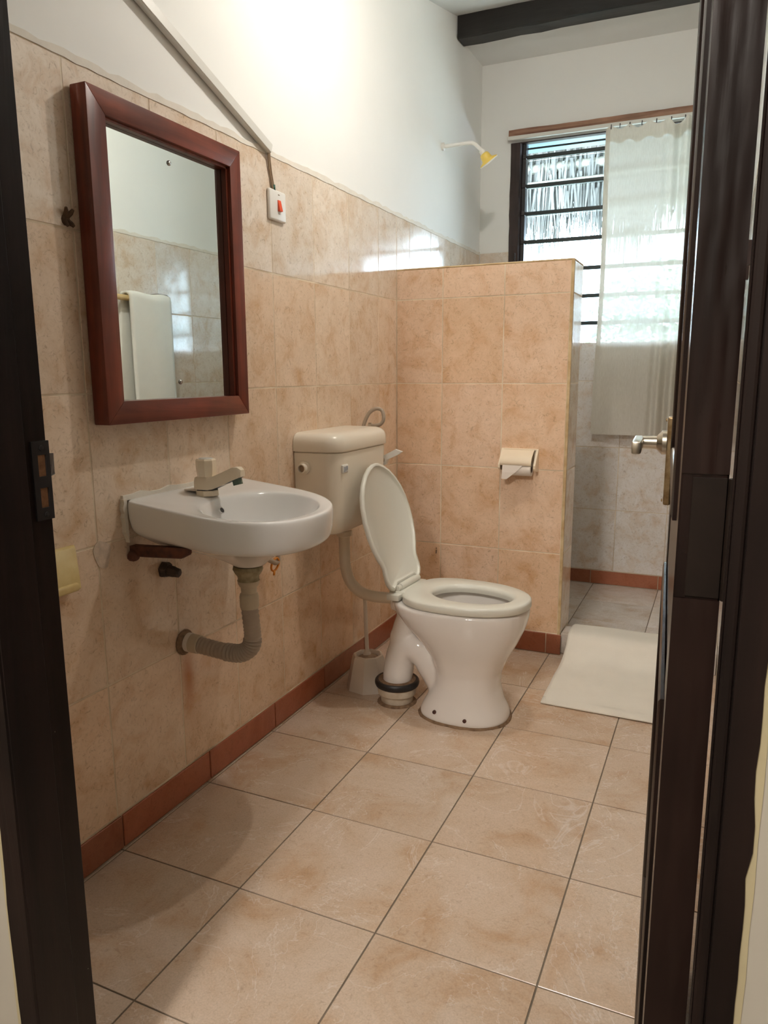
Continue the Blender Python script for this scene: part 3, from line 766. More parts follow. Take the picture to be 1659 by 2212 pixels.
# tap
tp = thing('basin_tap', (.085, .285, .83), 'cream plastic basin tap with a faceted knob on the basin deck', 'tap')
MB().lathe([(.029, -.006), (.029, .006), (.0275, .008)], (.085, .285, .8275), (0, 0, 1), 8, sx=(1, .35, 0)).obj('base', 'cream_plastic', tp)
MB().lathe([(.0275, 0), (.0275, .0022)], (.085, .285, .8355), (0, 0, 1), 8, sx=(1, .35, 0)).obj('gasket', 'rubber', tp)
sx = Vector((.965, .10, .0)).normalized(); sy = Vector((-sx.y, sx.x, 0))
def spout_ring(t, w, h0, h1):
    p = Vector((.085, .285, 0)) + sx*t; out = []
    for a, b in ((-1, 0), (-1, .6), (-.7, 1), (.7, 1), (1, .6), (1, 0)):
        out.append(p + sy*(a*w) + Vector((0, 0, h0+(h1-h0)*b)))
    return out
MB().loft([spout_ring(-.0265, .017, .8385, .866), spout_ring(-.018, .0255, .8380, .869), spout_ring(.016, .0255, .8380, .869), spout_ring(.026, .019, .8395, .871), spout_ring(.052, .018, .850, .882), spout_ring(.078, .017, .8625, .894), spout_ring(.092, .0155, .868, .8945), spout_ring(.101, .011, .8720, .888)]).obj('spout', 'cream_plastic', tp, auto=50)
MB().loft([[p + Vector((0, 0, -.0012)) for p in spout_ring(-.024, .016, .838, .839)], [p + Vector((0, 0, -.0012)) for p in spout_ring(.022, .018, .8385, .8395)], [p + Vector((0, 0, -.0015)) for p in spout_ring(.096, .012, .8705, .872)]]).obj('spout_lining', 'rubber', tp)
MB().lathe([(.0125, 0), (.012, .021)], Vector((.085, .285, .8715)) + sx*.083, (.25, 0, -1), 8).obj('aerator', 'green_glass', tp, label='green aerator under the spout')
MB().lathe([(.0225, 0), (.0230, .003), (.0245, .014), (.0255, .030), (.0250, .040), (.0225, .0435)], (.085, .285, .869), (0, 0, 1), 8, sx=(1, .55, 0)).obj('knob', 'cream_plastic', tp, auto=25)
MB().lathe([(.0175, 0), (.0165, .0016)], (.085, .285, .9125), (0, 0, 1), 20).obj('knob_cap', 'trunking', tp)
MB().box((.030, .262, .8325), (.075, .303, .8365), .002, 1).obj('deck_plate', 'paper', tp)
# waste
ws = thing('basin_waste', (.19, .295, .60), 'grey corrugated waste pipe with cream couplings under the basin', 'waste pipe')
WXc, WYc = .192, .293
MB().lathe([(.036, .650), (.038, .642), (.033, .632), (.027, .624), (.026, .616), (.028, .612)], (WXc, WYc, 0), (0, 0, 1), 24).obj('neck', 'trap_grime', ws, auto=40, label='grimy neck')
MB().lathe([(.022, .620), (.026, .614), (.027, .606), (.023, .598), (.0195, .594), (.0195, .580), (.0225, .577), (.024, .570), (.024, .545), (.022, .540)], (WXc, WYc, 0), (0, 0, 1), 24).obj('coupling', 'trap_plastic', ws, auto=40)
path = catmull([(WXc, WYc, .545), (WXc+.004, WYc, .50), (WXc+.006, WYc, .465), (WXc-.001, WYc-.001, .437), (WXc-.026, WYc-.005, .4185), (WXc-.06, WYc-.010, .4165), (.085, .280, .420), (.045, .274, .427)], 16)
rr_ = [.0212 + (.0022 if (k//2) % 2 else -.0016)*(1.3 if 34 < k < 84 else .35) for k in range(len(path))]
MB().tube(path, rr_, 20).obj('corrugated_hose', 'grey_plastic', ws, smooth=True, label='grey corrugated hose')
MB().lathe([(.0245, .022), (.0245, .046), (.022, .048)], (0, .2715, .4305), (1, .05, -.06), 24).obj('cuff', 'trap_plastic', ws, auto=40)
MB().lathe([(.025, .010), (.0255, .0225)], (0, .271, .431), (1, .05, -.06), 24).obj('washer', 'paper', ws, auto=40)
MB().lathe([(.032, -.001), (.034, .004), (.028, .011), (.02, .011)], (0, .268, .430), (1, 0, 0), 18).obj('wall_socket', 'mortar', ws, auto=40, label='crusted pipe socket in the wall')
# rusty bracket
rb = thing('basin_bracket', (.0, .108, .715), 'rusty iron bracket arm under the near side of the basin', 'bracket')
MB().loft([[(x, .108+a, .718+zo+b - .0) for a, b in ((-.011, -.012), (-.006, -.016), (.006, -.016), (.011, -.012), (.011, .010), (-.011, .010))] for x, zo in ((.0, -.004), (.05, -.002), (.10, .001), (.145, .004))] +
          [[(.165, .108+a, .728+b) for a, b in ((-.008, -.008), (-.004, -.012), (.004, -.012), (.008, -.008), (.007, .004), (-.007, .004))]]).obj('arm', 'rust', rb, auto=60)
MB().lathe([(.015, 0), (.013, .012), (.008, .018)], (.002, .100, .702), (1, 0, -.2), 9).obj('bolt', 'rust', rb)
# old stub with nut
st = thing('pipe_stub', (.0, .207, .640), 'grimy capped pipe stub on the wall under the basin', 'pipe stub')
MB().lathe([(.021, -.001), (.022, .006), (.018, .016)], (0, .207, .641), (1, .05, -.08), 6).obj('nut', 'dirty_iron', st)
MB().lathe([(.014, .012), (.015, .026), (.013, .034), (.012, .044), (.009, .047)], (0, .207, .641), (1, .10, -.15), 8).obj('cap', 'dirty_iron', st, auto=30)
# hose loop with orange tie
hs = thing('supply_hose', (.05, .60, .58), 'grey braided supply hose looped under the far side of the basin', 'hose')
MB().tube(catmull([(.07, .44, .652), (.062, .53, .610), (.055, .60, .578), (.05, .640, .560), (.045, .662, .566), (.042, .660, .588), (.04, .635, .612), (.03, .60, .630), (.01, .56, .640)], 8), .0075, 10).obj('hose', 'grey_plastic', hs, smooth=True)
ot = thing('cable_tie', (.05, .645, .555), 'orange ring tie round the looped supply hose', 'tie')
MB().tube([Vector((.050, .636, .556)) + Vector((.004*math.sin(a), .020*math.cos(a), .020*math.sin(a))) for a in [2*PI*k/20 for k in range(21)]], .0033, 8, False).tube([(.053, .627, .539), (.055, .620, .527)], .0035, 8).obj('ring', 'orange', ot, smooth=True)

# ------------------------------------------------------------------ cistern
cs = thing('toilet_cistern', (.0, 1.04, .75), 'cream plastic toilet cistern on the left wall', 'cistern')
CY0, CY1, CX = .842, 1.236, .158
def rrect(x0, x1, ya, yb, r, n=6, z=0):
    pts = [(x0, ya)]
    for cx, cy, a0 in ((x1-r, ya+r, -90), (x1-r, yb-r, 0)):
        for k in range(n+1):
            a = math.radians(a0+90*k/n); pts.append((cx+r*math.cos(a), cy+r*math.sin(a)))
    pts.append((x0, yb)); return [(x, y, z) for x, y in pts]
def csr(z, g, r=.050): return rrect(.0015, CX+g, CY0-g, CY1+g, r, 8, z)
MB().loft([csr(.600, -.045, .04), csr(.603, -.030, .045), csr(.612, -.016), csr(.630, -.009), csr(.66, -.007), csr(.870, .000), csr(.8705, -.005), csr(.885, -.005)]).obj('tank', 'cistern_plastic', cs, auto=60)
MB().loft([csr(.8745, .0045, .054), csr(.8765, .006, .055), csr(.905, .005, .055), csr(.918, .001, .053), csr(.927, -.008, .048), csr(.932, -.020, .04), csr(.934, -.04, .03)]).obj('lid', 'cistern_plastic', cs, auto=60)
MB().lathe([(.021, -.004), (.021, .004), (.0155, .005), (.0150, .020), (.0115, .020), (.0115, .004)], (.038, CY0-.001, .822), (0, -1, 0), 24, True).obj('overflow_stub', 'cistern_plastic', cs, auto=40)
MB().lathe([(.0115, 0), (.0115, .001)], (.038, CY0-.011, .822), (0, -1, 0), 16).obj('overflow_bore', 'wire', cs)
MB().box((CX-.006, .874, .8055), (CX+.0022, .914, .8335), .004, 2).obj('badge', 'white_plastic', cs, auto=40, label='small white badge with blue strokes')
bd = cs.children[-1]
mk = MB()
for yy, h0, h1 in ((.8815, .812, .828), (.8875, .812, .826), (.8935, .8135, .828), (.8995, .8135, .828), (.9055, .815, .828)):
    mk.box((CX+.002, yy-.0017, h0), (CX+.0027, yy+.0017, h1))
mk.box((CX+.002, .8795, .8108), (CX+.0027, .9035, .8120))
mk.obj('badge_strokes', 'badge_blue', cs)
MB().lathe([(.0028, 0), (.0028, .0012)], (.1185, CY0+.0045, .868), (.35, -1, 0), 10).obj('screw', 'label_dirt', cs)
MB().lathe([(.012, -.002), (.012, .004), (.008, .006)], (.128, CY1-.001, .810), (0, 1, 0), 16).obj('lever_boss', 'wire', cs)
MB().loft([[(.118, CY1+.004, .792), (.142, CY1+.004, .792), (.142, CY1+.022, .792), (.118, CY1+.022, .792)], [(.119, CY1+.004, .818), (.150, CY1+.004, .812), (.150, CY1+.022, .812), (.119, CY1+.022, .818)], [(.166, CY1+.006, .842), (.192, CY1+.006, .832), (.192, CY1+.021, .832), (.166, CY1+.021, .842)], [(.180, CY1+.006, .850), (.206, CY1+.006, .842), (.206, CY1+.020, .842), (.180, CY1+.020, .850)]]).obj('flush_lever', 'white_plastic', cs, auto=50)
# flush pipe
fp = thing('flush_pipe', (.075, 1.04, .5), 'cream curved flush pipe from cistern to toilet bowl', 'pipe')
MB().lathe([(.022, .604), (.022, .584), (.026, .582), (.027, .575), (.027, .566), (.021, .563)], (.075, 1.04, 0), (0, 0, 1), 24).obj('coupling_nut', 'pipe_plastic', fp, auto=40)
MB().tube(catmull([(.075, 1.04, .60), (.075, 1.04, .53), (.078, 1.04, .46), (.095, 1.04, .405), (.135, 1.04, .370), (.19, 1.04, .360), (.245, 1.04, .362), (.292, 1.04, .364)], 8), .0195, 18).obj('pipe', 'pipe_plastic', fp, smooth=True)
# hose loop over the cistern
hl = thing('inlet_hose', (.06, 1.26, .94), 'grey flexible inlet hose looping up behind the cistern lid', 'hose')
yv = 1.262
MB().tube(catmull([(.035, yv, .80), (.040, yv, .90), (.048, yv, .935), (.068, yv, .975), (.095, yv+.004, .992), (.118, yv+.006, .985), (.124, yv+.006, .955), (.108, yv+.008, .935), (.080, yv+.01, .930), (.062, yv+.012, .932)], 10), .0068, 10).obj('hose', 'grey_plastic', hl, smooth=True)
MB().lathe([(.009, 0), (.009, .012)], (.062, yv+.012, .932), (1, 0, 0), 12).obj('ferrule', 'steel', hl, auto=40)

# ------------------------------------------------------------------ toilet
to = thing('toilet', (.5, 1.04, 0), 'white toilet bowl with its lid raised against the cistern', 'toilet')
TY = 1.035
def tr_ring(z, xb_, xf_, hw, n=2.3, N=40, yc=TY, nb=2.6):
    cx = (xb_+xf_)/2; a = (xf_-xb_)/2; out = []
    for k in range(N):
        t = 2*PI*k/N; c, s = math.cos(t), math.sin(t); e = n if c > 0 else nb
        r = (abs(c/a)**e + abs(s/hw)**e)**(-1/e); out.append((cx+r*c, yc+r*s, z))
    return out
pan = MB()
pan.loft([tr_ring(.0, .378, .672, .122), tr_ring(.010, .376, .674, .124), tr_ring(.030, .384, .668, .118), tr_ring(.06, .400, .652, .108), tr_ring(.11, .425, .640, .100), tr_ring(.155, .430, .642, .102), tr_ring(.205, .415, .662, .116),
          tr_ring(.26, .375, .692, .138), tr_ring(.31, .325, .715, .156), tr_ring(.35, .295, .726, .166), tr_ring(.378, .285, .728, .168), tr_ring(.386, .290, .722, .163),
          tr_ring(.386, .385, .690, .125), tr_ring(.372, .390, .684, .118), tr_ring(.31, .415, .665, .105), tr_ring(.24, .46, .62, .075), tr_ring(.20, .50, .60, .045)])
pan.tube(catmull([(.470, TY, .075), (.435, TY, .115), (.395, TY, .170), (.350, TY, .205), (.308, TY, .195), (.288, TY, .150), (.282, TY-.010, .085), (.281, TY-.012, .065)], 8), [.060]*8+[.058]*8+[.054]*8+[.053]*8+[.053]*8+[.052]*8+[.050]*9, 20)
pan.tube(catmull([(.345, TY, .340), (.315, TY, .29), (.300, TY, .24), (.298, TY, .19)], 6), [.045]*6+[.042]*6+[.046]*7, 18)
pan.lathe([(.034, 0), (.034, .06), (.05, .09)], (.262, TY, .357), (1, 0, -.05), 20)
pan.box((.288, TY-.085, .350), (.40, TY+.085, .386), .012, 2)
po = pan.obj('bowl', 'pan_china', to, smooth=True)
rm = po.modifiers.new('fuse', 'REMESH'); rm.mode = 'VOXEL'; rm.voxel_size = .0045; rm.use_smooth_shade = True
sm = po.modifiers.new('relax', 'SMOOTH'); sm.factor = .6; sm.iterations = 14
# seat and lid
SA = math.radians(-3.0)
SM = Matrix.Translation((.315, 1.04, .408)) @ Matrix.Rotation(SA, 4, 'Z')
def seat_outline(g, n=48):
    """egg plan from the hinge (0) to the front (0.425)"""
    out = []
    for k in range(n):
        t = 2*PI*k/n; c, s = math.cos(t), math.sin(t)
        if c > 0: a, b, e = .225-g, .163-g, 2.15
        else: a, b, e = .185-g, .163-g, 2.9
        r = (abs(c/a)**e + abs(s/b)**e)**(-1/e); out.append((.195+r*c, r*s))
    return out
def hole_outline(g, n=48):
    out = []
    for k in range(n):
        t = 2*PI*k/n; c, s = math.cos(t), math.sin(t)
        a = .150+g if c > 0 else .115+g; b = .092+g
        r = (abs(c/a)**2.1 + abs(s/b)**2.1)**(-1/2.1); out.append((.213+r*c, r*s))
    return out
def sr(P, z, m=SM): return [m @ Vector((x, y, z)) for x, y in P]
MB().loft([sr(hole_outline(.004), -.020), sr(seat_outline(.004), -.020), sr(seat_outline(.0), -.017), sr(seat_outline(.0), .001), sr(seat_outline(.002), .005), sr(seat_outline(.007), .0075), sr(hole_outline(.014), .008), sr(hole_outline(.004), .005), sr(hole_outline(-.001), -.006), sr(hole_outline(.004), -.020)], (False, False)).obj('seat', 'seat_plastic', to, auto=70)
MB().box((-.030, -.085, -.012), (.045, .085, .0075), .004, 2, SM).obj('seat_heel', 'seat_plastic', to, auto=40)
# lid: hinged at the back edge and leaning on the cistern
LA = math.radians(180-73.5)
LM = SM @ Matrix.Translation((-.012, 0, .012)) @ Matrix.Rotation(-LA, 4, 'Y')
LID_HW = [(.011, 0), (.011, .066), (.003, .074), (-.004, .094), (.006, .112), (.024, .1235), (.042, .1265), (.060, .124), (.076, .122), (.092, .128), (.112, .140), (.145, .154), (.19, .164), (.24, .165), (.287, .156), (.325, .140), (.358, .116), (.387, .084), (.406, .050), (.416, .020), (.418, 0)]
def lid_outline(g):
    # egg shape with two ears next to the hinge
    c = Vector((.2, 0, 0)); right = [(s_, h_) for s_, h_ in LID_HW]; pts = right + [(s_, -h_) for s_, h_ in reversed(LID_HW[1:-1])]
    out = []
    n = len(pts)
    for k in range(n):
        p0, p1, p2 = pts[k-1], pts[k], pts[(k+1) % n]
        t = Vector((p2[0]-p0[0], p2[1]-p0[1])).normalized(); nn = Vector((t.y, -t.x))
        if nn.x*(p1[0]-.2)+nn.y*p1[1] < 0: nn = -nn
        out.append((p1[0]-nn.x*g, p1[1]-nn.y*g))
    return out
MB().loft([sr(lid_outline(.016), -.001, LM), sr(lid_outline(.012), -.004, LM), sr(lid_outline(.010), -.010, LM), sr(lid_outline(.003), -.010, LM), sr(lid_outline(.0), -.006, LM), sr(lid_outline(.001), .003, LM), sr(lid_outline(.012), .009, LM), sr(lid_outline(.03), .011, LM)]).obj('lid', 'seat_plastic', to, auto=60)
MB().lathe([(.0120, -.060), (.0120, .060)], SM @ Vector((-.002, 0, .016)), SM.to_3x3() @ Vector((0, 1, 0)), 16).obj('hinge_bar', 'seat_plastic', to, auto=40)
for s in (-1, 1):
    MB().box((-.026, s*.090-.022, -.018), (.018, s*.090+.022, .002), .003, 2, SM).obj('hinge_block', 'seat_plastic', to, auto=40)
    MB().lathe([(.0105, -.010), (.0105, .010)], SM @ Vector((-.002, s*.072, .015)), SM.to_3x3() @ Vector((0, 1, 0)), 14).obj('hinge_knuckle', 'seat_plastic', to, auto=40)
for x, y, z in ((.455, TY-.112, .034), (.560, TY-.1185, .026)):
    MB().lathe([(.0062, -.006), (.0062, .002), (.003, .0035)], (x, y, z), (0, -1, .15), 12).obj('floor_bolt', 'rust', to, label='rusty floor fixing')
ct = MB(); r8 = random.Random(6)
rg = [tr_ring(-.001, .374-.004, .676+.004, .126+.004), tr_ring(.004, .373, .677, .127), tr_ring(.006, .377, .673, .123)]
rg = [[(x+r8.uniform(-.002, .002), y+r8.uniform(-.002, .002), z) for x, y, z in r] for r in rg]
ct.loft(rg).obj('floor_mortar', 'mortar', to, label='dirty mortar round the foot')
sc_ = thing('soil_connector', (.285, TY, 0), 'cream floor connector with a black rubber ring behind the toilet', 'pipe connector')
MB().lathe([(.052, -.001), (.056, .004), (.056, .028), (.066, .034), (.069, .055), (.070, .066)], (.281, TY-.012, 0), (0, 0, 1), 32).obj('collar', 'collar', sc_, auto=40)
MB().lathe([(.064, .060), (.074, .062), (.077, .070), (.076, .079), (.072, .083), (.064, .082)], (.281, TY-.012, 0), (0, 0, 1), 32, False).obj('rubber_ring', 'rubber', sc_, auto=50)
MB().lathe([(.072, .060), (.071, .080), (.055, .085), (.048, .083)], (.281, TY-.012, 0), (0, 0, 1), 32).obj('mortar_fill', 'mortar', sc_, auto=50, label='brown mortar filling')
MB().lathe([(.070, -.001), (.062, .005), (.052, .008)], (.281, TY-.012, 0), (0, 0, 1), 24).obj('floor_mortar', 'mortar', sc_)
# toilet brush
br = thing('toilet_brush', (.135, 1.10, 0), 'white toilet brush standing in its tapered holder behind the toilet', 'toilet brush')
MB().lathe([(.082, 0), (.081, .004), (.059, .112), (.054, .122), (.047, .124), (.043, .116), (.040, .105)], (.137, 1.095, 0), (0, 0, 1), 8, sx=(1, .2, 0)).obj('holder', 'brush_plastic', br, auto=35)
MB().lathe([(.039, .095), (.038, .110), (.022, .118), (.010, .122)], (.137, 1.095, 0), (0, 0, 1), 20).obj('brush_head', 'brush_dirt', br, smooth=True)
MB().lathe([(.016, .114), (.014, .126), (.0085, .131), (.0075, .14), (.0065, .36), (.004, .365)], (.137, 1.095, 0), (-.045, .02, 1), 14).obj('handle', 'brush_plastic', br, auto=40)

# ------------------------------------------------------------------ toilet paper holder on the half wall
ph = thing('paper_holder', (.527, YP0, .785), 'cream plastic toilet paper holder with cover on the half wall', 'paper holder')
for x in (.456, .594):
    MB().prism([(x, YP0, .826), (x, YP0, .745), (x, YP0-.012, .738), (x, YP0-.052, .746), (x, YP0-.060, .754), (x, YP0-.060, .766), (x, YP0-.010, .826)], (.008, 0, 0)).obj('end_plate', 'cream_plastic', ph)
MB().box((.464, YP0-.006, .742), (.594, YP0+.001, .826), .001).obj('back_plate', 'cream_plastic', ph)
cov = [(-.010, .8225), (-.030, .812), (-.046, .801), (-.057, .789), (-.062, .776), (-.061, .766)]
MB().loft([[(x, YP0+a, b) for a, b in cov] + [(x, YP0+a+.0025, b-.002) for a, b in reversed(cov)] for x in (.462, .586)]).obj('cover', 'cream_plastic', ph, auto=50)
MB().box((.464, YP0-.013, .8195), (.596, YP0-.002, .8265), .001).obj('cover_hinge', 'cream_plastic', ph)
tpp = thing('paper_roll', (.527, YP0-.034, .765), 'nearly finished toilet paper roll hanging in the holder', 'toilet paper')
MB().lathe([(.026, -.055), (.026, .055), (.013, .055), (.013, -.055), (.026, -.055)], (.528, YP0-.034, .749), (1, 0, 0), 28, False).obj('roll', 'paper', tpp, auto=50)
MB().lathe([(.0132, -.0545), (.0132, .0545)], (.528, YP0-.034, .749), (1, 0, 0), 20).obj('core', 'cardboard', tpp, auto=50)
MB().loft([[(.474, YP0-.0605, .768), (.556, YP0-.0605, .768), (.556, YP0-.060, .768), (.474, YP0-.060, .768)], [(.473, YP0-.064, .738), (.526, YP0-.064, .738), (.526, YP0-.0632, .738), (.473, YP0-.0632, .738)], [(.471, YP0-.063, .712), (.491, YP0-.063, .710), (.491, YP0-.0622, .710), (.471, YP0-.0622, .712)]]).obj('loose_sheet', 'paper', tpp)

# ------------------------------------------------------------------ shower head
sh = thing('shower_head', (.0, 2.213, 2.128), 'yellow bell-shaped shower head on a white arm from the left wall', 'shower head')
MB().lathe([(.017, -.004), (.017, .006), (.010, .010)], (0, 2.213, 2.128), (1, 0, 0), 18).obj('wall_flange', 'white_plastic', sh, auto=40)
MB().tube(catmull([(.0, 2.213, 2.128), (.07, 2.213, 2.129), (.130, 2.213, 2.1285), (.148, 2.213, 2.123), (.166, 2.213, 2.107), (.185, 2.213, 2.089)], 6), .0085, 12).obj('arm', 'white_plastic', sh, smooth=True)
ax = Vector((.50, .36, -.79))
MB().lathe([(.011, 0), (.013, .004), (.013, .016), (.011, .020)], (.180, 2.213, 2.093), ax, 16).obj('swivel', 'white_plastic', sh, auto=40)
MB().lathe([(.010, 0), (.019, .004), (.022, .014), (.023, .026), (.027, .032), (.044, .040), (.045, .043)], (.190, 2.213, 2.079), ax, 24).obj('bell', 'yellow_plastic', sh, auto=60)
MB().lathe([(.045, .043), (.044, .047), (.010, .049)], (.190, 2.213, 2.079), ax, 24).obj('rose', 'white_plastic', sh, auto=60)

# ------------------------------------------------------------------ curtain, track, batten
bt = MB(); r9 = random.Random(14)
rings = []
for k in range(24):
    x = .150 + (XR-.151)*k/23; q = lambda: r9.uniform(-.0016, .0016)
    rings.append([(x, 2.801, 2.294), (x, 2.776+q(), 2.294+q()), (x, 2.774+q(), 2.312+q()), (x, 2.778+q(), 2.330+q()), (x, 2.801, 2.332)])
bt.loft(rings).obj('curtain_batten', 'batten_wood', label='peeling orange-brown wooden batten above the window', cat='batten')
rl = thing('curtain_rail', (.7, 2.765, 2.284), 'grey curtain rail fixed under the wooden batten', 'curtain rail')
MB().box((.150, 2.752, 2.276), (XR-.002, 2.770, 2.294), .002).obj('rail', 'trunking', rl)
cu = thing('window_curtain', (.64, 2.74, 2.27), 'cream cotton curtain drawn over the right of the window', 'curtain')
def cfold(x, z):
    t = (2.266-z)/1.46
    u = (x-.637)/.62
    f = .0035*math.sin(u*24+.6) + .009*math.sin(u*11+1.5*t) + .0016*math.sin(u*53+t*2)
    if u > .42: f += min(1, (u-.42)/.12)*(.026*math.sin((u-.42)*62) + .008*math.sin(u*41+2*t))
    return f*(.75+.35*t)
def cfn(a, b):
    x = .637 + .62*a; z = 2.266 - 1.460*b
    z += (1-b)*.008*math.sin(a*44) + (-.018*math.exp(-((a-.505)/.028)**2) - .006*math.exp(-((a-.22)/.03)**2))*(1-b)**6
    return (x + .004*math.sin(z*5) + (.004-.010*b)*(1-a), 2.738+cfold(x, z), z)
MB().grid(cfn, 260, 40).obj('cloth', 'curtain', cu, smooth=True)
MB().grid(lambda a, b: tuple(Vector(cfn(a, .0+.045*b)) + Vector((0, -.0012, 0))), 260, 2).obj('top_hem', 'curtain', cu, smooth=True)
MB().grid(lambda a, b: tuple(Vector(cfn(.035*a, b)) + Vector((0, -.0012, 0))), 6, 40).obj('side_hem', 'curtain', cu, smooth=True)
for x in (.66, .70, .745, .80, .865, .93, .99, 1.06, 1.14, 1.22):
    MB().tube([(x, 2.748, 2.284), (x, 2.744, 2.274), (x, 2.742, 2.262)], .0022, 6).obj('curtain_hook', 'dark_metal', cu)

# ------------------------------------------------------------------ mat
bm_ = thing('bath_mat', (.95, 1.45, 0), 'white cotton bath mat draped over the shower kerb', 'bath mat')
prof = catmull([(1.196, .004), (1.30, .004), (1.42, .0045), (1.53, .007), (1.600, .020), (1.650, .056), (1.678, .085), (1.705, .0935), (1.76, .0925), (1.812, .090), (1.832, .080)], 6)
prof = [(p.x, p.y) for p in [Vector((a.x, a.y, 0)) for a in [Vector((q[0], q[1], 0)) for q in prof]]] if False else [(p[0], p[1]) for p in catmull([(a, b, 0) for a, b in [(1.196, .004), (1.30, .004), (1.42, .0045), (1.53, .007), (1.600, .020), (1.650, .056), (1.678, .085), (1.705, .0935), (1.76, .0925), (1.812, .090), (1.832, .080)]], 6)]
def mfn(a, b):
    k = b*(len(prof)-1); i = min(int(k), len(prof)-2); t = k-i
    y = prof[i][0]+(prof[i+1][0]-prof[i][0])*t; z = prof[i][1]+(prof[i+1][1]-prof[i][1])*t
    x0 = .742 - .014*math.sin(min(1, b/.5)*PI)*.4 + (.012*max(0, b-.85)/.15)
    x = x0 + (1.235-x0)*a
    return (x, y + .006*a*(1-b) - .02*a*(1-b), z + .0012*math.sin(x*23)*min(1, b*3) + .001*math.sin(y*40+x*9))
mo = MB().grid(mfn, 40, 60).obj('cloth', 'mat_cloth', bm_, smooth=True)
so = mo.modifiers.new('thick', 'SOLIDIFY'); so.thickness = .0045; so.offset = 1
def hemfn(b0, b1): return lambda a, b: tuple(Vector(mfn(a, b0+(b1-b0)*b)) + Vector((0, 0, .0052)))
h1 = MB().grid(hemfn(.0, .012), 40, 2).grid(hemfn(.055, .062), 40, 1).obj('hem', 'mat_cloth', bm_, smooth=True)

# ------------------------------------------------------------------ towel rail and towel on the right wall (seen in the mirror)
tr_ = thing('towel_rail', (1.2, 1.3, 1.45), 'pale wooden towel rail with dark round brackets, seen in the mirror', 'towel rail')
MB().lathe([(.0125, 0), (.0125, .40)], (1.205, 1.265, 1.448), (0, 1, 0), 18).obj('rod', 'bamboo', tr_, auto=40)
for y in (1.262, 1.648):
    MB().prism([(XR, y, 1.42), (1.225, y, 1.42), (1.195, y, 1.428), (1.182, y, 1.448), (1.188, y, 1.470), (1.205, y, 1.482), (1.235, y, 1.488), (XR, y, 1.488)], (0, .022, 0)).obj('bracket', 'window_wood', tr_, auto=40)
tw = thing('bath_towel', (1.2, 1.53, 1.46), 'thick white bath towel hanging over the towel rail, seen in the mirror', 'towel')
def towel_path(t):
    # from the front hem over the rail to the back hem
    if t < .52: return (1.183, .86+(1.452-.86)*t/.52)
    if t < .60:
        a = PI*(t-.52)/.08; return (1.205-.022*math.cos(a), 1.452+.020*math.sin(a))
    return (1.227+.012*(t-.6), 1.452-(t-.60)/.40*.46)
def tfn(a, b):
    x, z = towel_path(b); y = 1.405 + .262*a
    if b > .56: y -= .055*(b-.56)/.44*(1-a) + .01
    return (x-.004*math.sin(a*7+z*3), y, z + .004*math.sin(a*9))
tow = MB().grid(tfn, 16, 70).obj('cloth', 'towel', tw, smooth=True)
so = tow.modifiers.new('thick', 'SOLIDIFY'); so.thickness = .012; so.offset = 0

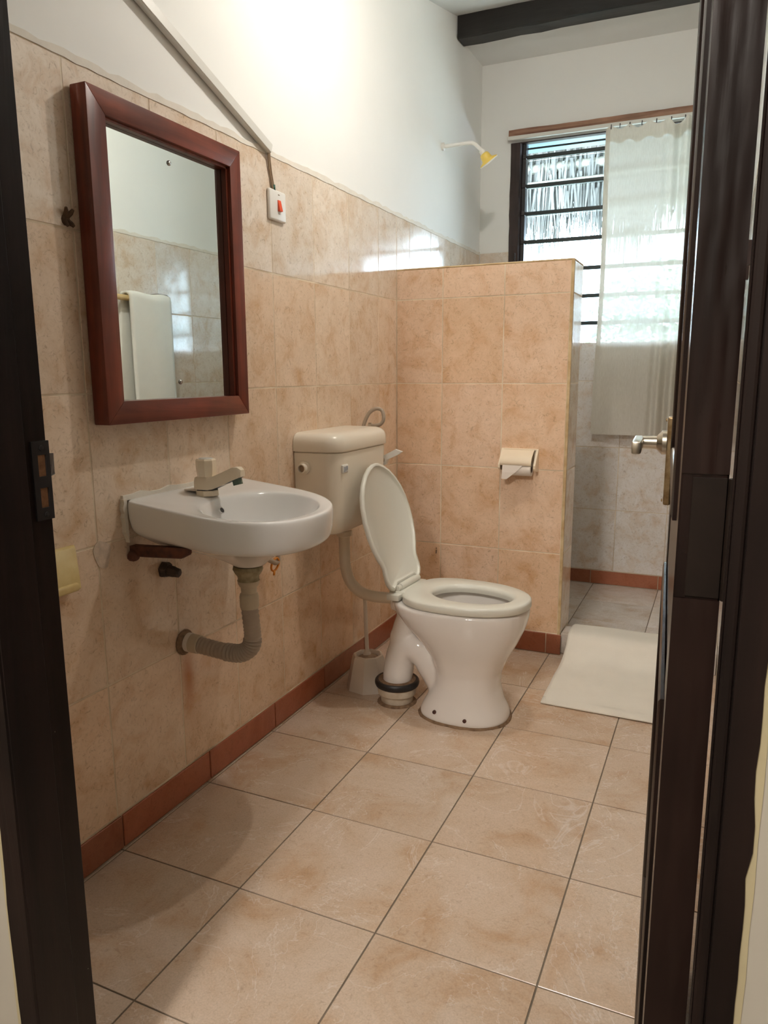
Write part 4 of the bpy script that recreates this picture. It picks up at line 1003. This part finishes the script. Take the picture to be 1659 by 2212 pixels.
# ================================================================== OUTSIDE
MB().box((-8, 3.0, -.4), (9, 18, -.3)).obj('ground', 'sand', label='pale sandy ground outside the window', kind='structure')
te = thing('thatched_eave', (.3, 4.2, 2.3), 'grey dried palm thatch hanging from an eave outside the window', 'thatch')
for z, y, r in ((2.47, 4.10, .032), (2.36, 4.06, .022), (2.60, 3.85, .03)):
    MB().tube([(-2.2, y, z-.02), (.2, y+.01, z), (2.6, y, z+.015)], r, 10).obj('eave_pole', 'pole', te, smooth=True)
for x in (-.55, .02, .60, 1.2): MB().tube([(x, 3.0, 2.96), (x+.02, 3.8, 2.70), (x+.02, 4.6, 2.44)], .03, 8).obj('rafter', 'pole', te, smooth=True)
MB().prism([(-2.6, 2.98, 3.02), (-2.6, 4.75, 2.46), (-2.6, 4.75, 2.60), (-2.6, 2.98, 3.16)], (6.2, 0, 0)).obj('roof_thatch', 'straw', te)
ss = MB(); r10 = random.Random(77)
for k in range(2600):
    x = r10.uniform(-1.3, 2.3); y = r10.uniform(4.06, 4.22); zt_ = 2.34+r10.uniform(-.04, .28)
    ln = .16 + max(0, zt_-2.38) + .28*abs(math.sin(x*5.1+1.9))*r10.random() + r10.uniform(0, .14)
    w = r10.uniform(.004, .011); dx = r10.gauss(0, .05)*ln*1.4; dy = r10.uniform(-.03, .02)
    ss.add([(x-w, y, zt_), (x+w, y, zt_), (x+dx+w*.25, y+dy, zt_-ln), (x+dx-w*.25, y+dy, zt_-ln), (x, y+.004, zt_)], [(0, 1, 2, 3), (0, 4, 3), (1, 2, 4)])
ss.obj('straw', 'straw', te, kind='stuff')
def shrub(cx, cy, h, rad, n, seed, label):
    rr = random.Random(seed); t = thing('leafy_shrub', (cx, cy, -.3), label, 'shrub')
    MB().tube([(cx, cy, -.32), (cx+.04, cy, -.3+h*.5), (cx, cy+.03, -.3+h*.8)], [.035, .025, .01], 7).obj('stem', 'stem', t, smooth=True)
    mb = MB()
    for k in range(n):
        p = Vector((rr.gauss(0, 1), rr.gauss(0, 1), rr.gauss(0, 1))).normalized()*rad*rr.random()**.4
        c = Vector((cx, cy, -.3+h*.68)) + Vector((p.x, p.y*.7, p.z*h*.42/rad))
        d1 = Vector((rr.uniform(-1, 1), rr.uniform(-1, 1), rr.uniform(-.7, .5))).normalized(); d2 = d1.orthogonal().normalized()
        L, W = rr.uniform(.07, .14), rr.uniform(.018, .035)
        mb.add([c, c+d1*L*.5+d2*W, c+d1*L, c+d1*L*.5-d2*W], [(0, 1, 2, 3)])
    mb.obj('foliage', 'foliage', t, kind='stuff')
shrub(-1.15, 7.2, 2.2, .9, 2600, 1, 'pale green leafy shrub outside, left in the window gap')
shrub(.55, 8.0, 2.5, .9, 2600, 2, 'pale green leafy shrub outside, beside the curtain edge')

bpy.context.view_layer.update()
